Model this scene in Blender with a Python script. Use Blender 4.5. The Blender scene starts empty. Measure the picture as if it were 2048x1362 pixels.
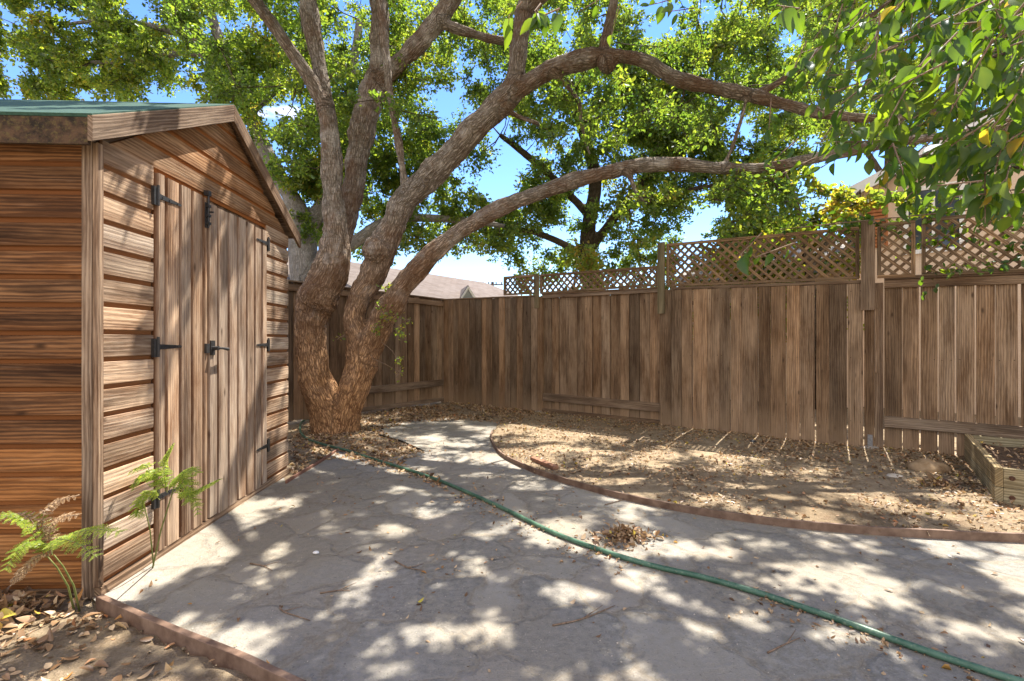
import bpy, bmesh, math, random
import numpy as np
from mathutils import Vector, noise as mnoise, kdtree

random.seed(7)
RS = np.random.RandomState(11)
SC = bpy.context.scene
COL = SC.collection
FPX, CX, CY, CAMH = 986.0, 1024.0, 681.0, 1.2

def at(px, py, y):
    """a point of the yard at depth y that the photo shows at px, py"""
    return np.array([(px - CX) / FPX * y, y, CAMH - (py - CY) / FPX * y])

def gp(px, py):
    """a point on the ground"""
    y = FPX * CAMH / (py - CY)
    return np.array([(px - CX) / FPX * y, y, 0.0])

# ------------------------------------------------------------------ objects
def tag(o, label=None, cat=None, group=None, kind=None):
    if label: o['label'] = label
    if cat: o['category'] = cat
    if group: o['group'] = group
    if kind: o['kind'] = kind
    return o

def thing(name, loc, label, cat, group=None):
    o = bpy.data.objects.new(name, None)
    COL.objects.link(o)
    o.location = loc
    o.empty_display_size = 0.1
    o['org'] = [float(v) for v in loc]
    return tag(o, label, cat, group)

def link_mesh(name, me, mat, parent=None, org=None):
    o = bpy.data.objects.new(name, me)
    COL.objects.link(o)
    if parent is not None:
        o.parent = parent
        o['org'] = parent['org'][:]
    else:
        o.location = org if org is not None else (0, 0, 0)
        o['org'] = [float(v) for v in (org if org is not None else (0, 0, 0))]
    if mat: me.materials.append(mat)
    return o

class MB:
    def __init__(self):
        self.v, self.f, self.uv, self.rnd, self.wear = [], [], [], [], []
        self.n = 0
    def add(self, verts, faces, uvs=None, rnd=0.5, wear=1.0):
        verts = [tuple(map(float, p)) for p in verts]
        b = self.n
        self.v += verts; self.n += len(verts)
        self.rnd += [rnd] * len(verts)
        self.wear += list(wear) if hasattr(wear, '__len__') else [wear] * len(verts)
        for i, fc in enumerate(faces):
            self.f.append([b + k for k in fc])
            self.uv += uvs[i] if uvs else [(0.0, 0.0)] * len(fc)
    def hexa(self, c, rnd=None, axis=2, wear=1.0):
        """c: 8 corners, index = i + 2 j + 4 k; axis: which index direction is the grain"""
        if rnd is None: rnd = random.random()
        c = [Vector(p) for p in c]
        fs = [(0, 4, 6, 2), (1, 3, 7, 5), (0, 1, 5, 4), (2, 6, 7, 3), (0, 2, 3, 1), (4, 5, 7, 6)]
        ax = [c[1] - c[0], c[2] - c[0], c[4] - c[0]]
        ln = [a.length for a in ax]
        off = random.random() * 9
        uvs = []
        others = [k for k in range(3) if k != axis]
        for fc in fs:
            q = []
            for k in fc:
                bits = (k & 1, (k >> 1) & 1, (k >> 2) & 1)
                u = bits[others[0]] * ln[others[0]] + bits[others[1]] * ln[others[1]]
                q.append((u, bits[axis] * ln[axis] + off))
            uvs.append(q)
        self.add(c, fs, uvs, rnd, wear)
    def box(self, p0, p1, rnd=None, axis=2, wear=1.0):
        x0, y0, z0 = p0; x1, y1, z1 = p1
        self.hexa([((x0, x1)[i], (y0, y1)[j], (z0, z1)[k]) for k in (0, 1) for j in (0, 1) for i in (0, 1)], rnd, axis, wear)
    def obox(self, o, a, b, c, rnd=None, axis=0, wear=1.0):
        """box with corner o and edge vectors a b c"""
        o, a, b, c = map(Vector, (o, a, b, c))
        if a.cross(b).dot(c) < 0:
            o = o + b; b = -b
        self.hexa([o + a * i + b * j + c * k for k in (0, 1) for j in (0, 1) for i in (0, 1)], rnd, axis, wear)
    def tube(self, pts, rad, n=8, rnd=0.5, caps=True):
        pts = [Vector(p) for p in pts]
        if not hasattr(rad, '__len__'): rad = [rad] * len(pts)
        t0 = (pts[1] - pts[0]).normalized()
        up = Vector((0, 0, 1)) if abs(t0.z) < .9 else Vector((1, 0, 0))
        n1 = t0.cross(up).normalized()
        vs, uvr = [], []
        s = 0
        for i, p in enumerate(pts):
            t = (pts[min(i + 1, len(pts) - 1)] - pts[max(i - 1, 0)])
            if t.length < 1e-9: t = t0
            t.normalize()
            n1 = (n1 - t * n1.dot(t)).normalized()
            n2 = t.cross(n1)
            if i: s += (p - pts[i - 1]).length
            for k in range(n):
                a = 2 * math.pi * k / n
                vs.append(p + (n1 * math.cos(a) + n2 * math.sin(a)) * rad[i])
                uvr.append((k / n * 6.28 * rad[i], s))
        fs, us = [], []
        for i in range(len(pts) - 1):
            for k in range(n):
                q = (i * n + k, i * n + (k + 1) % n, (i + 1) * n + (k + 1) % n, (i + 1) * n + k)
                fs.append(q)
                us.append([uvr[q[0]], ((k + 1) / n * 6.28 * rad[i], uvr[q[0]][1]), ((k + 1) / n * 6.28 * rad[i + 1], uvr[q[3]][1]), uvr[q[3]]])
        if caps:
            fs.append(tuple(range(n - 1, -1, -1))); us.append([(0, 0)] * n)
            b = (len(pts) - 1) * n
            fs.append(tuple(range(b, b + n))); us.append([(0, 0)] * n)
        self.add(vs, fs, us, rnd)
    def build(self, name, mat, parent=None, org=None, smooth=False, bevel=0.0):
        o3 = np.array(parent['org'][:] if parent is not None else (org if org is not None else (0, 0, 0)))
        me = bpy.data.meshes.new(name)
        me.from_pydata([tuple(np.array(p) - o3) for p in self.v], [], self.f)
        l = me.uv_layers.new(name='UVMap')
        l.data.foreach_set('uv', np.array(self.uv, dtype=np.float32).ravel())
        a = me.attributes.new('rnd', 'FLOAT', 'POINT'); a.data.foreach_set('value', np.array(self.rnd, dtype=np.float32))
        a = me.attributes.new('wear', 'FLOAT', 'POINT'); a.data.foreach_set('value', np.array(self.wear, dtype=np.float32))
        if smooth: me.polygons.foreach_set('use_smooth', [True] * len(me.polygons))
        me.update()
        ob = link_mesh(name, me, mat, parent, org)
        if bevel:
            md = ob.modifiers.new('bevel', 'BEVEL'); md.width = bevel; md.segments = 2; md.limit_method = 'ANGLE'
        return ob

def np_mesh(name, V, F, attrs, mat, parent=None, org=None, smooth=False, uv=None):
    """V (n,3), F (m,k) numpy -> object"""
    o3 = np.array(parent['org'][:] if parent is not None else (org if org is not None else (0, 0, 0)))
    me = bpy.data.meshes.new(name)
    V = np.asarray(V, dtype=np.float32) - o3.astype(np.float32)
    k = F.shape[1]
    me.vertices.add(len(V)); me.vertices.foreach_set('co', V.ravel())
    me.loops.add(F.size); me.loops.foreach_set('vertex_index', F.ravel().astype(np.int32))
    me.polygons.add(len(F))
    me.polygons.foreach_set('loop_start', np.arange(0, F.size, k, dtype=np.int32))
    try: me.polygons.foreach_set('loop_total', np.full(len(F), k, dtype=np.int32))
    except Exception: pass
    for nm, arr in attrs.items():
        a = me.attributes.new(nm, 'FLOAT', 'POINT'); a.data.foreach_set('value', arr.astype(np.float32))
    if smooth: me.polygons.foreach_set('use_smooth', np.ones(len(F), dtype=bool))
    me.update(calc_edges=True)
    me.validate()
    return link_mesh(name, me, mat, parent, org)

# ------------------------------------------------------------------ materials
class NT:
    def __init__(self, name):
        self.m = bpy.data.materials.new(name); self.m.use_nodes = True
        self.t = self.m.node_tree; self.t.nodes.clear()
        self.out = self.t.nodes.new('ShaderNodeOutputMaterial')
    def n(self, typ, ins=None, **props):
        nd = self.t.nodes.new(typ)
        for k, v in props.items(): setattr(nd, k, v)
        for k, v in (ins or {}).items(): self.set(nd, k, v)
        return nd
    def set(self, nd, k, v):
        s = nd.inputs[k]
        if hasattr(v, 'is_output') or isinstance(v, bpy.types.NodeSocket): self.t.links.new(v, s)
        else: s.default_value = v
    def math(self, op, a, b=0.5, clamp=False):
        nd = self.n('ShaderNodeMath', operation=op, use_clamp=clamp)
        self.set(nd, 0, a); self.set(nd, 1, b); return nd.outputs[0]
    def mix(self, f, a, b, blend='MIX'):
        nd = self.n('ShaderNodeMix', data_type='RGBA', blend_type=blend)
        self.set(nd, 0, f)
        for i, v in ((6, a), (7, b)):
            if isinstance(v, tuple) and len(v) == 3: v = v + (1,)
            self.set(nd, i, v)
        return nd.outputs[2]
    def ramp(self, f, stops):
        nd = self.n('ShaderNodeValToRGB'); self.set(nd, 0, f)
        e = nd.color_ramp.elements
        while len(e) < len(stops): e.new(0.5)
        for q, (p, c) in zip(e, stops):
            q.position = p
            q.color = (c, c, c, 1) if not isinstance(c, tuple) else c + (1,)
        return nd.outputs[0]
    def noise(self, vec, scale, detail=6, rough=0.6, dist=0.0):
        nd = self.n('ShaderNodeTexNoise', {'Scale': scale, 'Detail': detail, 'Roughness': rough, 'Distortion': dist})
        if vec is not None: self.set(nd, 'Vector', vec)
        return nd.outputs[0]
    def attr(self, name, vec=False):
        nd = self.n('ShaderNodeAttribute', attribute_name=name)
        return nd.outputs[1] if vec else nd.outputs[2]
    def combine(self, x, y, z):
        nd = self.n('ShaderNodeCombineXYZ')
        for i, v in enumerate((x, y, z)): self.set(nd, i, v)
        return nd.outputs[0]
    def sep(self, v):
        nd = self.n('ShaderNodeSeparateXYZ'); self.set(nd, 0, v); return nd.outputs
    def vmul(self, v, s):
        nd = self.n('ShaderNodeVectorMath', operation='MULTIPLY'); self.set(nd, 0, v); self.set(nd, 1, s); return nd.outputs[0]
    def pos(self): return self.n('ShaderNodeNewGeometry').outputs[0]
    def finish(self, col, rough=0.85, bump=None, bs=0.3, bd=0.01, spec=0.25):
        p = self.n('ShaderNodeBsdfPrincipled')
        self.set(p, 'Base Color', col); self.set(p, 'Roughness', rough)
        p.inputs['Specular IOR Level'].default_value = spec
        if bump is not None:
            b = self.n('ShaderNodeBump', {'Strength': bs, 'Distance': bd}); self.set(b, 'Height', bump)
            self.set(p, 'Normal', b.outputs[0])
        self.t.links.new(p.outputs[0], self.out.inputs[0])
        return self.m

def wood(name, dark, mid, light, grey=None, grey_amt=0.0, rec=None, tone=0.5, knots=True, dust=None, streak=1.0):
    t = NT(name)
    uv = t.n('ShaderNodeUVMap', uv_map='UVMap').outputs[0]
    r = t.attr('rnd'); w = t.attr('wear')
    u, v, _ = t.sep(uv)
    rz = t.math('MULTIPLY', r, 53.0)
    # wavy grain
    warp = t.noise(t.combine(t.math('MULTIPLY', u, 5), t.math('MULTIPLY', v, 1.1), rz), 1.0, 3, .5)
    uw = t.math('ADD', t.math('MULTIPLY', u, 1.0), t.math('MULTIPLY', warp, .05))
    fine = t.noise(t.combine(t.math('MULTIPLY', uw, 240), t.math('MULTIPLY', v, 7), rz), 1.0, 6, .72)
    band = t.noise(t.combine(t.math('MULTIPLY', uw, 17), t.math('MULTIPLY', v, 1.3), rz), 1.0, 4, .6)
    blot = t.noise(t.combine(t.math('MULTIPLY', u, 6), t.math('MULTIPLY', v, 1.7), t.math('ADD', rz, 9)), 1.0, 5, .62)
    wv = t.n('ShaderNodeTexWave', {'Scale': 1.0, 'Distortion': 9.0, 'Detail': 3.0, 'Detail Scale': .8}, wave_type='BANDS', bands_direction='X')
    t.set(wv, 'Vector', t.combine(t.math('MULTIPLY', uw, 16), t.math('MULTIPLY', v, .7), rz))
    g = t.math('ADD', t.math('MULTIPLY', fine, .38), t.math('ADD', t.math('MULTIPLY', band, .47), t.math('MULTIPLY', wv.outputs[1], .15)))
    g = t.ramp(g, [(0.32, 0.0), (0.5, .5), (0.68, 1.0)])
    col = t.mix(t.ramp(g, [(0.0, 0.0), (1.0, 1.0)]), dark, mid)
    col = t.mix(t.ramp(t.math('ADD', t.math('MULTIPLY', g, .5), t.math('MULTIPLY', blot, .5)), [(0.45, 0.0), (0.72, 1.0)]), col, light)
    if grey:
        col = t.mix(t.math('MULTIPLY', t.ramp(t.math('ADD', t.math('MULTIPLY', blot, .6), t.math('MULTIPLY', fine, .4)), [(0.38, 0.0), (0.6, 1.0)]), grey_amt), col, grey)
    tn = t.ramp(r, [(0.0, 1 - tone), (1.0, 1 + tone)])
    tm = t.n('ShaderNodeMath', operation='MULTIPLY'); t.set(tm, 0, t.math('MULTIPLY', r, 2 * tone)); tm.inputs[1].default_value = 1.0
    tone_v = t.math('ADD', tm.outputs[0], 1 - tone)
    col = t.mix(1.0, col, t.combine(tone_v, tone_v, tone_v), 'MULTIPLY')
    hv = t.math('FRACT', t.math('MULTIPLY', r, 7.31), 0)
    col = t.mix(1.0, col, t.mix(hv, (1.05, .98, .88), (.93, 1.0, 1.06)), 'MULTIPLY')
    stain = t.ramp(t.noise(t.combine(t.math('MULTIPLY', u, 9), t.math('MULTIPLY', v, 1.0), t.math('ADD', rz, 21)), 1.0, 4, .6), [(0.48, 0.0), (0.66, 1.0)])
    col = t.mix(t.math('MULTIPLY', stain, .55 * streak), col, tuple(c * .35 for c in dark))
    crk = t.ramp(t.noise(t.combine(t.math('MULTIPLY', uw, 130), t.math('MULTIPLY', v, 2.6), t.math('ADD', rz, 33)), 1.0, 3, .55), [(0.60, 0.0), (0.68, 1.0)])
    col = t.mix(t.math('MULTIPLY', crk, .6), col, tuple(c * .45 for c in dark))
    flk = t.ramp(t.noise(t.combine(t.math('MULTIPLY', uw, 90), t.math('MULTIPLY', v, 4), t.math('ADD', rz, 44)), 1.0, 4, .6), [(0.60, 0.0), (0.72, 1.0)])
    col = t.mix(t.math('MULTIPLY', flk, .45), col, grey or light)
    if rec:
        col = t.mix(t.math('SUBTRACT', 1.0, w, True), col, rec)
    if knots:
        vo = t.n('ShaderNodeTexVoronoi', {'Scale': 1.0, 'Randomness': 1.0}, feature='F1')
        t.set(vo, 'Vector', t.combine(t.math('MULTIPLY', uw, 9), t.math('MULTIPLY', v, 3.4), rz))
        kn = t.ramp(vo.outputs[0], [(0.0, 1.0), (0.05, .8), (0.13, 0.0)])
        sel = t.ramp(t.noise(t.combine(t.math('MULTIPLY', u, 3), t.math('MULTIPLY', v, 1.3), t.math('ADD', rz, 5)), 1.0, 1), [(0.45, 0.0), (0.49, 1.0)])
        col = t.mix(t.math('MULTIPLY', t.math('MULTIPLY', kn, sel), .85), col, tuple(c * .4 for c in dark))
    if dust:
        z = t.sep(t.pos())[2]
        dz = t.math('ADD', z, t.math('MULTIPLY', t.noise(t.pos(), 3, 4), .25))
        col = t.mix(t.math('MULTIPLY', t.ramp(dz, [(0.12, 1.0), (0.55, 0.0)]), .55), col, dust)
    return t.finish(col, .88, g, .45, .004, .15)

M = {}
# linear base colours
M['fence'] = wood('weathered fence wood', (.068, .036, .018), (.185, .105, .055), (.32, .205, .118), (.31, .215, .14), .5, tone=.5, dust=(.36, .24, .14), streak=.7)
M['fence_rail'] = wood('fence rail wood', (.10, .058, .034), (.20, .124, .075), (.31, .21, .135), (.28, .21, .145), .4, tone=.2)
M['post'] = wood('treated post wood', (.11, .085, .045), (.21, .165, .09), (.32, .25, .15), tone=.15, knots=False)
M['lattice'] = wood('lattice wood', (.10, .060, .034), (.225, .140, .078), (.33, .22, .13), tone=.25, knots=False)
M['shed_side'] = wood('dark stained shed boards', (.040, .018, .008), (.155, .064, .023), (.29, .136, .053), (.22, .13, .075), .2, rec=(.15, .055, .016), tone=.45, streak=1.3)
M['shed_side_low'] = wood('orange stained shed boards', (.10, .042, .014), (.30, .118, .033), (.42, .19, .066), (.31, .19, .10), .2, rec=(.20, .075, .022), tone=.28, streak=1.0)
M['shed_front'] = wood('bleached shed boards', (.12, .058, .030), (.33, .20, .115), (.52, .38, .26), (.50, .39, .29), .75, rec=(.19, .075, .025), tone=.3, streak=1.25)  # groove colour: sheltered stain, lowered to stand in for shadow under each board
M['shed_gable'] = wood('gable boards', (.11, .048, .018), (.30, .145, .058), (.42, .25, .13), (.36, .26, .175), .3, rec=(.27, .095, .024), tone=.3, streak=1.1)
M['shed_door'] = wood('bleached door planks', (.10, .048, .025), (.30, .165, .088), (.50, .34, .215), (.48, .37, .275), .7, rec=(.11, .042, .015), tone=.25, streak=1.15)
M['shed_trim'] = wood('shed trim wood', (.06, .03, .015), (.18, .10, .058), (.33, .225, .145), (.32, .24, .17), .4, tone=.2, knots=False)
M['planter'] = wood('planter timber', (.16, .12, .065), (.30, .235, .13), (.42, .335, .2), tone=.12, knots=True, streak=.5)

def moss_fascia():
    t = NT('mossy fascia board')
    p = t.pos()
    a = t.noise(p, 14, 6, .7); b = t.noise(p, 40, 5, .7)
    c = t.mix(t.ramp(a, [(0.4, 0.0), (.62, 1.0)]), (.018, .013, .009), (.085, .05, .028))
    c = t.mix(t.ramp(b, [(0.52, 0.0), (.66, .8)]), c, (.11, .085, .03))
    return t.finish(c, .95, b, .8, .01)
M['fascia'] = moss_fascia()

def simple(name, c1, c2, scale=20, rough=.7, bump=.2, bd=.004, spec=.3, detail=6):
    t = NT(name)
    p = t.pos()
    a = t.noise(p, scale, detail, .65)
    c = t.mix(t.ramp(a, [(0.35, 0.0), (.65, 1.0)]), c1, c2)
    return t.finish(c, rough, a, bump, bd, spec)
M['felt'] = simple('green roof felt', (.020, .052, .037), (.038, .088, .062), 60, .85, .3)
M['iron'] = simple('black iron', (.010, .010, .011), (.035, .032, .03), 90, .5, .2, .002, .5)
M['galv'] = simple('galvanised strap', (.16, .155, .15), (.3, .28, .26), 60, .55, .2, .002, .4)
M['rust'] = simple('rusty bolt', (.05, .022, .012), (.12, .055, .03), 90, .8, .2)
M['edging'] = simple('brown bender board', (.10, .057, .037), (.225, .145, .098), 11, .65, .15, .004, .3)
M['edging_dark'] = simple('dirty bender board', (.13, .06, .04), (.24, .12, .08), 25, .8, .2)
M['concrete'] = simple('concrete', (.25, .22, .185), (.40, .36, .31), 30, .95, .5)
M['boulder'] = simple('tan boulder', (.25, .155, .075), (.42, .29, .165), 12, .9, .6, .012, .2, 8)
M['pale_stone'] = simple('pale stone', (.40, .34, .27), (.56, .50, .42), 18, .9, .5, .008)
M['white_stone'] = simple('white pebble', (.62, .6, .57), (.75, .73, .7), 30, .7, .2)
M['dark_stone'] = simple('dark lump', (.02, .02, .022), (.05, .05, .052), 40, .8, .5)
M['brickbit'] = simple('brown wood offcut', (.17, .08, .045), (.30, .16, .10), 30, .9, .4)
M['stucco'] = simple('cream stucco', (.62, .47, .34), (.70, .55, .41), 50, .95, .3, .004)
M['white_trim'] = simple('white painted trim', (.74, .73, .7), (.8, .79, .77), 20, .6, .05)
M['shutter'] = simple('orange brown shutter', (.36, .13, .045), (.45, .18, .07), 15, .6, .1)
M['siding'] = simple('grey blue siding', (.33, .36, .38), (.40, .43, .45), 15, .8, .1)
M['pole'] = simple('weathered pole', (.06, .045, .035), (.12, .09, .07), 15, .9, .3)
M['stem'] = simple('green stem', (.10, .14, .03), (.2, .2, .06), 40, .7, .1)
M['twig'] = simple('dry twig', (.12, .075, .045), (.26, .18, .12), 60, .9, .2)
M['soil'] = simple('dark soil', (.05, .033, .022), (.16, .105, .066), 45, .95, .9, .02, .15, 9)

def glass_mat():
    t = NT('window glass'); 
    p = t.n('ShaderNodeBsdfPrincipled', {'Base Color': (.05, .06, .07, 1), 'Roughness': .08})
    t.t.links.new(p.outputs[0], t.out.inputs[0]); return t.m
M['glass'] = glass_mat()

def shingles():
    t = NT('brown roof shingles')
    uv = t.n('ShaderNodeUVMap', uv_map='UVMap').outputs[0]
    b = t.n('ShaderNodeTexBrick', {'Scale': 1.0, 'Mortar Size': .012, 'Brick Width': .3, 'Row Height': .14,
        'Color1': (.115, .088, .070, 1), 'Color2': (.16, .127, .104, 1), 'Mortar': (.10, .07, .055, 1)})
    t.set(b, 'Vector', uv)
    c = t.mix(t.ramp(t.noise(t.pos(), 1.6, 5), [(0.35, 0.0), (.7, .5)]), b.outputs[0], (.19, .16, .14))
    return t.finish(c, .95, b.outputs[1], .4, .01)
M['shingle'] = shingles()
def shingles2():
    t = NT('pale roof shingles')
    uv = t.n('ShaderNodeUVMap', uv_map='UVMap').outputs[0]
    b = t.n('ShaderNodeTexBrick', {'Scale': 1.0, 'Mortar Size': .012, 'Brick Width': .3, 'Row Height': .13,
        'Color1': (.26, .235, .215, 1), 'Color2': (.33, .30, .275, 1), 'Mortar': (.15, .13, .12, 1)})
    t.set(b, 'Vector', uv)
    return t.finish(b.outputs[0], .95, b.outputs[1], .4, .01)
M['shingle_pale'] = shingles2()

def hose_mat():
    t = NT('green garden hose')
    p = t.pos()
    a = t.noise(p, 9, 5, .65); b = t.noise(p, 60, 4)
    c = t.mix(t.ramp(a, [(0.35, 0.0), (.65, 1.0)]), (.026, .078, .045), (.085, .165, .105))
    c = t.mix(t.ramp(b, [(0.55, 0.0), (.75, .6)]), c, (.26, .30, .2))
    return t.finish(c, .42, b, .1, .002, .4)
M['hose'] = hose_mat()

def dirt():
    t = NT('sandy dirt')
    p = t.pos()
    a = t.noise(p, 1.1, 6, .65); b = t.noise(p, 9, 8, .7); c_ = t.noise(p, 70, 6, .75)
    col = t.mix(t.ramp(a, [(0.35, 0.0), (.65, 1.0)]), (.235, .176, .108), (.37, .292, .192))
    col = t.mix(t.ramp(b, [(0.44, 0.0), (.68, .75)]), col, (.135, .085, .05))
    col = t.mix(t.ramp(c_, [(0.5, 0.0), (.72, .7)]), col, (.42, .32, .225))
    h = t.math('ADD', t.math('MULTIPLY', b, .6), t.math('MULTIPLY', c_, .5))
    return t.finish(col, .98, h, 1.0, .035, .1)
M['dirt'] = dirt()

def flag():
    t = NT('flagstone paving')
    p = t.pos()
    w = t.n('ShaderNodeTexNoise', {'Scale': 1.6, 'Detail': 4.0, 'Roughness': .6}); t.set(w, 'Vector', p)
    wv = t.n('ShaderNodeVectorMath', operation='MULTIPLY_ADD'); t.set(wv, 0, w.outputs[1]); t.set(wv, 1, (.55, .55, 0)); t.set(wv, 2, t.vmul(p, (1, 1, 0)))
    vo = t.n('ShaderNodeTexVoronoi', {'Scale': 2.9, 'Randomness': 1.0}, feature='DISTANCE_TO_EDGE'); t.set(vo, 'Vector', wv.outputs[0])
    vc = t.n('ShaderNodeTexVoronoi', {'Scale': 2.9, 'Randomness': 1.0}, feature='F1'); t.set(vc, 'Vector', wv.outputs[0])
    big = t.noise(p, .9, 5, .6); fine = t.noise(p, 26, 8, .72); gr = t.noise(p, 150, 4, .7)
    cr = t.sep(vc.outputs[1])
    stone = t.mix(t.ramp(cr[0], [(0.0, 0.0), (1.0, 1.0)]), (.205, .188, .152), (.345, .312, .25))
    stone = t.mix(t.ramp(cr[1], [(0.55, 0.0), (.9, .7)]), stone, (.27, .235, .19))
    stone = t.mix(t.ramp(cr[2], [(0.6, 0.0), (.65, .5)]), stone, (.175, .168, .148))
    stone = t.mix(t.ramp(fine, [(0.4, 0.0), (.7, .6)]), stone, (.38, .36, .33))
    edge = t.math('ADD', vo.outputs[0], t.math('MULTIPLY', t.math('SUBTRACT', fine, .5), .10))
    m = t.ramp(edge, [(0.012, .8), (.045, 0.0)])
    sand = t.mix(fine, (.20, .172, .128), (.345, .30, .228))
    dust = t.ramp(t.math('ADD', t.math('MULTIPLY', big, .7), t.math('MULTIPLY', fine, .3)), [(0.45, 0.0), (.60, .85)])
    f = t.math('MAXIMUM', m, dust)
    col = t.mix(f, stone, sand)
    col = t.mix(t.ramp(edge, [(0.0, .28), (.02, 0.0)]), col, (.13, .10, .072))
    col = t.mix(t.ramp(gr, [(0.55, 0.0), (.75, .6)]), col, (.46, .41, .35))
    col = t.mix(t.ramp(t.noise(p, 85, 3, .6), [(0.62, 0.0), (.74, .7)]), col, (.10, .08, .065))
    h = t.math('ADD', t.math('MULTIPLY', t.ramp(edge, [(0.02, 0.0), (.08, 1.0)]), .28), t.math('ADD', t.math('MULTIPLY', fine, .35), t.math('MULTIPLY', gr, .25)))
    return t.finish(col, .92, h, 1.0, .022, .2)
M['flag'] = flag()

def bark(name, low, lowd, hi, hid, patch, zl=.5, zh=3.0):
    t = NT(name)
    q = t.attr('bark', True)
    p = t.pos()
    z = t.sep(p)[2]
    v1 = t.vmul(q, (40, 40, 5.5))
    wob = t.n('ShaderNodeTexNoise', {'Scale': 6.0, 'Detail': 4.0}); t.set(wob, 'Vector', q)
    va = t.n('ShaderNodeVectorMath', operation='MULTIPLY_ADD'); t.set(va, 0, wob.outputs[1]); t.set(va, 1, (3.2, 3.2, 2.2)); t.set(va, 2, v1)
    vo = t.n('ShaderNodeTexVoronoi', {'Scale': 1.0}, feature='DISTANCE_TO_EDGE'); t.set(vo, 'Vector', va.outputs[0])
    fur = t.ramp(t.math('ADD', vo.outputs[0], t.math('MULTIPLY', t.noise(q, 14, 5, .7), .35)), [(0.16, 0.0), (.42, 1.0)])
    fine = t.noise(t.vmul(q, (60, 60, 22)), 1.0, 6, .7)
    med = t.noise(q, 9, 6, .65); pa = t.noise(p, 3.2, 6, .6)
    lo = t.mix(t.math('MULTIPLY', fur, t.ramp(fine, [(0.3, .35), (.65, 1.0)])), lowd, low)
    hh = t.mix(t.math('MULTIPLY', fur, t.ramp(fine, [(0.3, .35), (.65, 1.0)])), hid, hi)
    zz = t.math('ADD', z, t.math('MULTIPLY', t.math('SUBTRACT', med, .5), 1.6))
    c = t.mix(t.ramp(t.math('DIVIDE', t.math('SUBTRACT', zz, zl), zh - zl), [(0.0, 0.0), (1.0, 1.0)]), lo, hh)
    c = t.mix(t.math('MULTIPLY', t.ramp(pa, [(0.53, 0.0), (.66, .6)]), t.ramp(t.math('DIVIDE', zz, zh), [(.35, .12), (.75, 1.0)])), c, patch)
    c = t.mix(t.ramp(med, [(0.56, 0.0), (.7, .65)]), c, tuple(k * .55 for k in lowd))
    c = t.mix(t.ramp(t.noise(p, 2.1, 7, .7), [(0.46, 0.0), (.60, .6)]), c, tuple(k * .8 for k in lowd))
    ring = t.noise(t.vmul(q, (5, 5, 55)), 1.0, 4, .6)
    c = t.mix(t.math('MULTIPLY', t.ramp(ring, [(0.52, 0.0), (.66, .5)]), t.ramp(t.math('DIVIDE', zz, zh), [(.5, .0), (.9, 1.0)])), c, hid)
    h = t.math('ADD', t.math('MULTIPLY', fur, .6), t.math('ADD', t.math('MULTIPLY', fine, .5), t.math('MULTIPLY', ring, .25)))
    return t.finish(c, .95, h, .9, .022, .12)
M['oak_bark'] = bark('ridged oak bark', (.62, .355, .17), (.15, .072, .034), (.37, .315, .26), (.105, .083, .062), (.46, .42, .37))  # lower bark tan, pushed brighter and more orange to stand for bounced light
M['grey_bark'] = bark('smooth grey bark', (.42, .39, .35), (.2, .18, .16), (.42, .39, .36), (.2, .18, .16), (.52, .5, .47))
M['far_bark'] = bark('brown branch bark', (.16, .12, .085), (.05, .036, .026), (.17, .13, .095), (.06, .045, .03), (.23, .19, .15))

def leaf_mat(name, stops, trans, tw=.45, gloss=.06):
    t = NT(name)
    r = t.attr('rnd')
    c = t.ramp(r, stops)
    d = t.n('ShaderNodeBsdfDiffuse', {'Color': c, 'Roughness': .5})
    tr = t.n('ShaderNodeBsdfTranslucent', {'Color': t.ramp(r, trans)})
    mx = t.n('ShaderNodeMixShader', {0: tw}); t.set(mx, 1, d.outputs[0]); t.set(mx, 2, tr.outputs[0])
    g = t.n('ShaderNodeBsdfGlossy', {'Color': (.9, .95, 1, 1), 'Roughness': .38})
    m2 = t.n('ShaderNodeMixShader', {0: gloss}); t.set(m2, 1, mx.outputs[0]); t.set(m2, 2, g.outputs[0])
    t.t.links.new(m2.outputs[0], t.out.inputs[0]); return t.m
M['oak_leaf'] = leaf_mat('oak leaves', [(0, (.040, .080, .020)), (.45, (.075, .130, .025)), (.85, (.14, .195, .03)), (1, (.22, .17, .035))],
    [(0, (.14, .28, .03)), (.5, (.32, .46, .035)), (.85, (.58, .68, .05)), (1, (.7, .55, .05))], .5, .03)
M['bg_leaf'] = leaf_mat('background tree leaves', [(0, (.042, .082, .022)), (.5, (.078, .130, .025)), (.85, (.145, .19, .03)), (1, (.22, .15, .03))],
    [(0, (.14, .27, .03)), (.5, (.31, .45, .035)), (.85, (.58, .66, .05)), (1, (.7, .5, .05))], .5, .03)
M['near_leaf'] = leaf_mat('broad glossy leaves', [(0, (.022, .06, .010)), (.5, (.045, .095, .012)), (.9, (.085, .135, .015)), (1, (.3, .2, .03))],
    [(0, (.10, .20, .011)), (.5, (.21, .35, .013)), (.9, (.44, .55, .02)), (1, (.7, .5, .03))], .5, .025)
M['fern'] = leaf_mat('fern fronds', [(0, (.17, .26, .035)), (1, (.33, .38, .06))], [(0, (.4, .55, .04)), (1, (.7, .75, .09))], .45, .02)
M['dry_fern'] = leaf_mat('dry fern fronds', [(0, (.32, .20, .10)), (1, (.52, .37, .22))], [(0, (.3, .2, .1)), (1, (.45, .3, .15))], .3, .02)
M['litter'] = leaf_mat('dry fallen leaves', [(0, (.12, .065, .032)), (.3, (.27, .155, .075)), (.6, (.43, .28, .15)), (.88, (.56, .42, .26)), (.95, (.40, .15, .05)), (1, (.5, .42, .06))],
    [(0, (.1, .06, .03)), (.5, (.3, .18, .08)), (1, (.4, .28, .1))], .15, .03)

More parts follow.
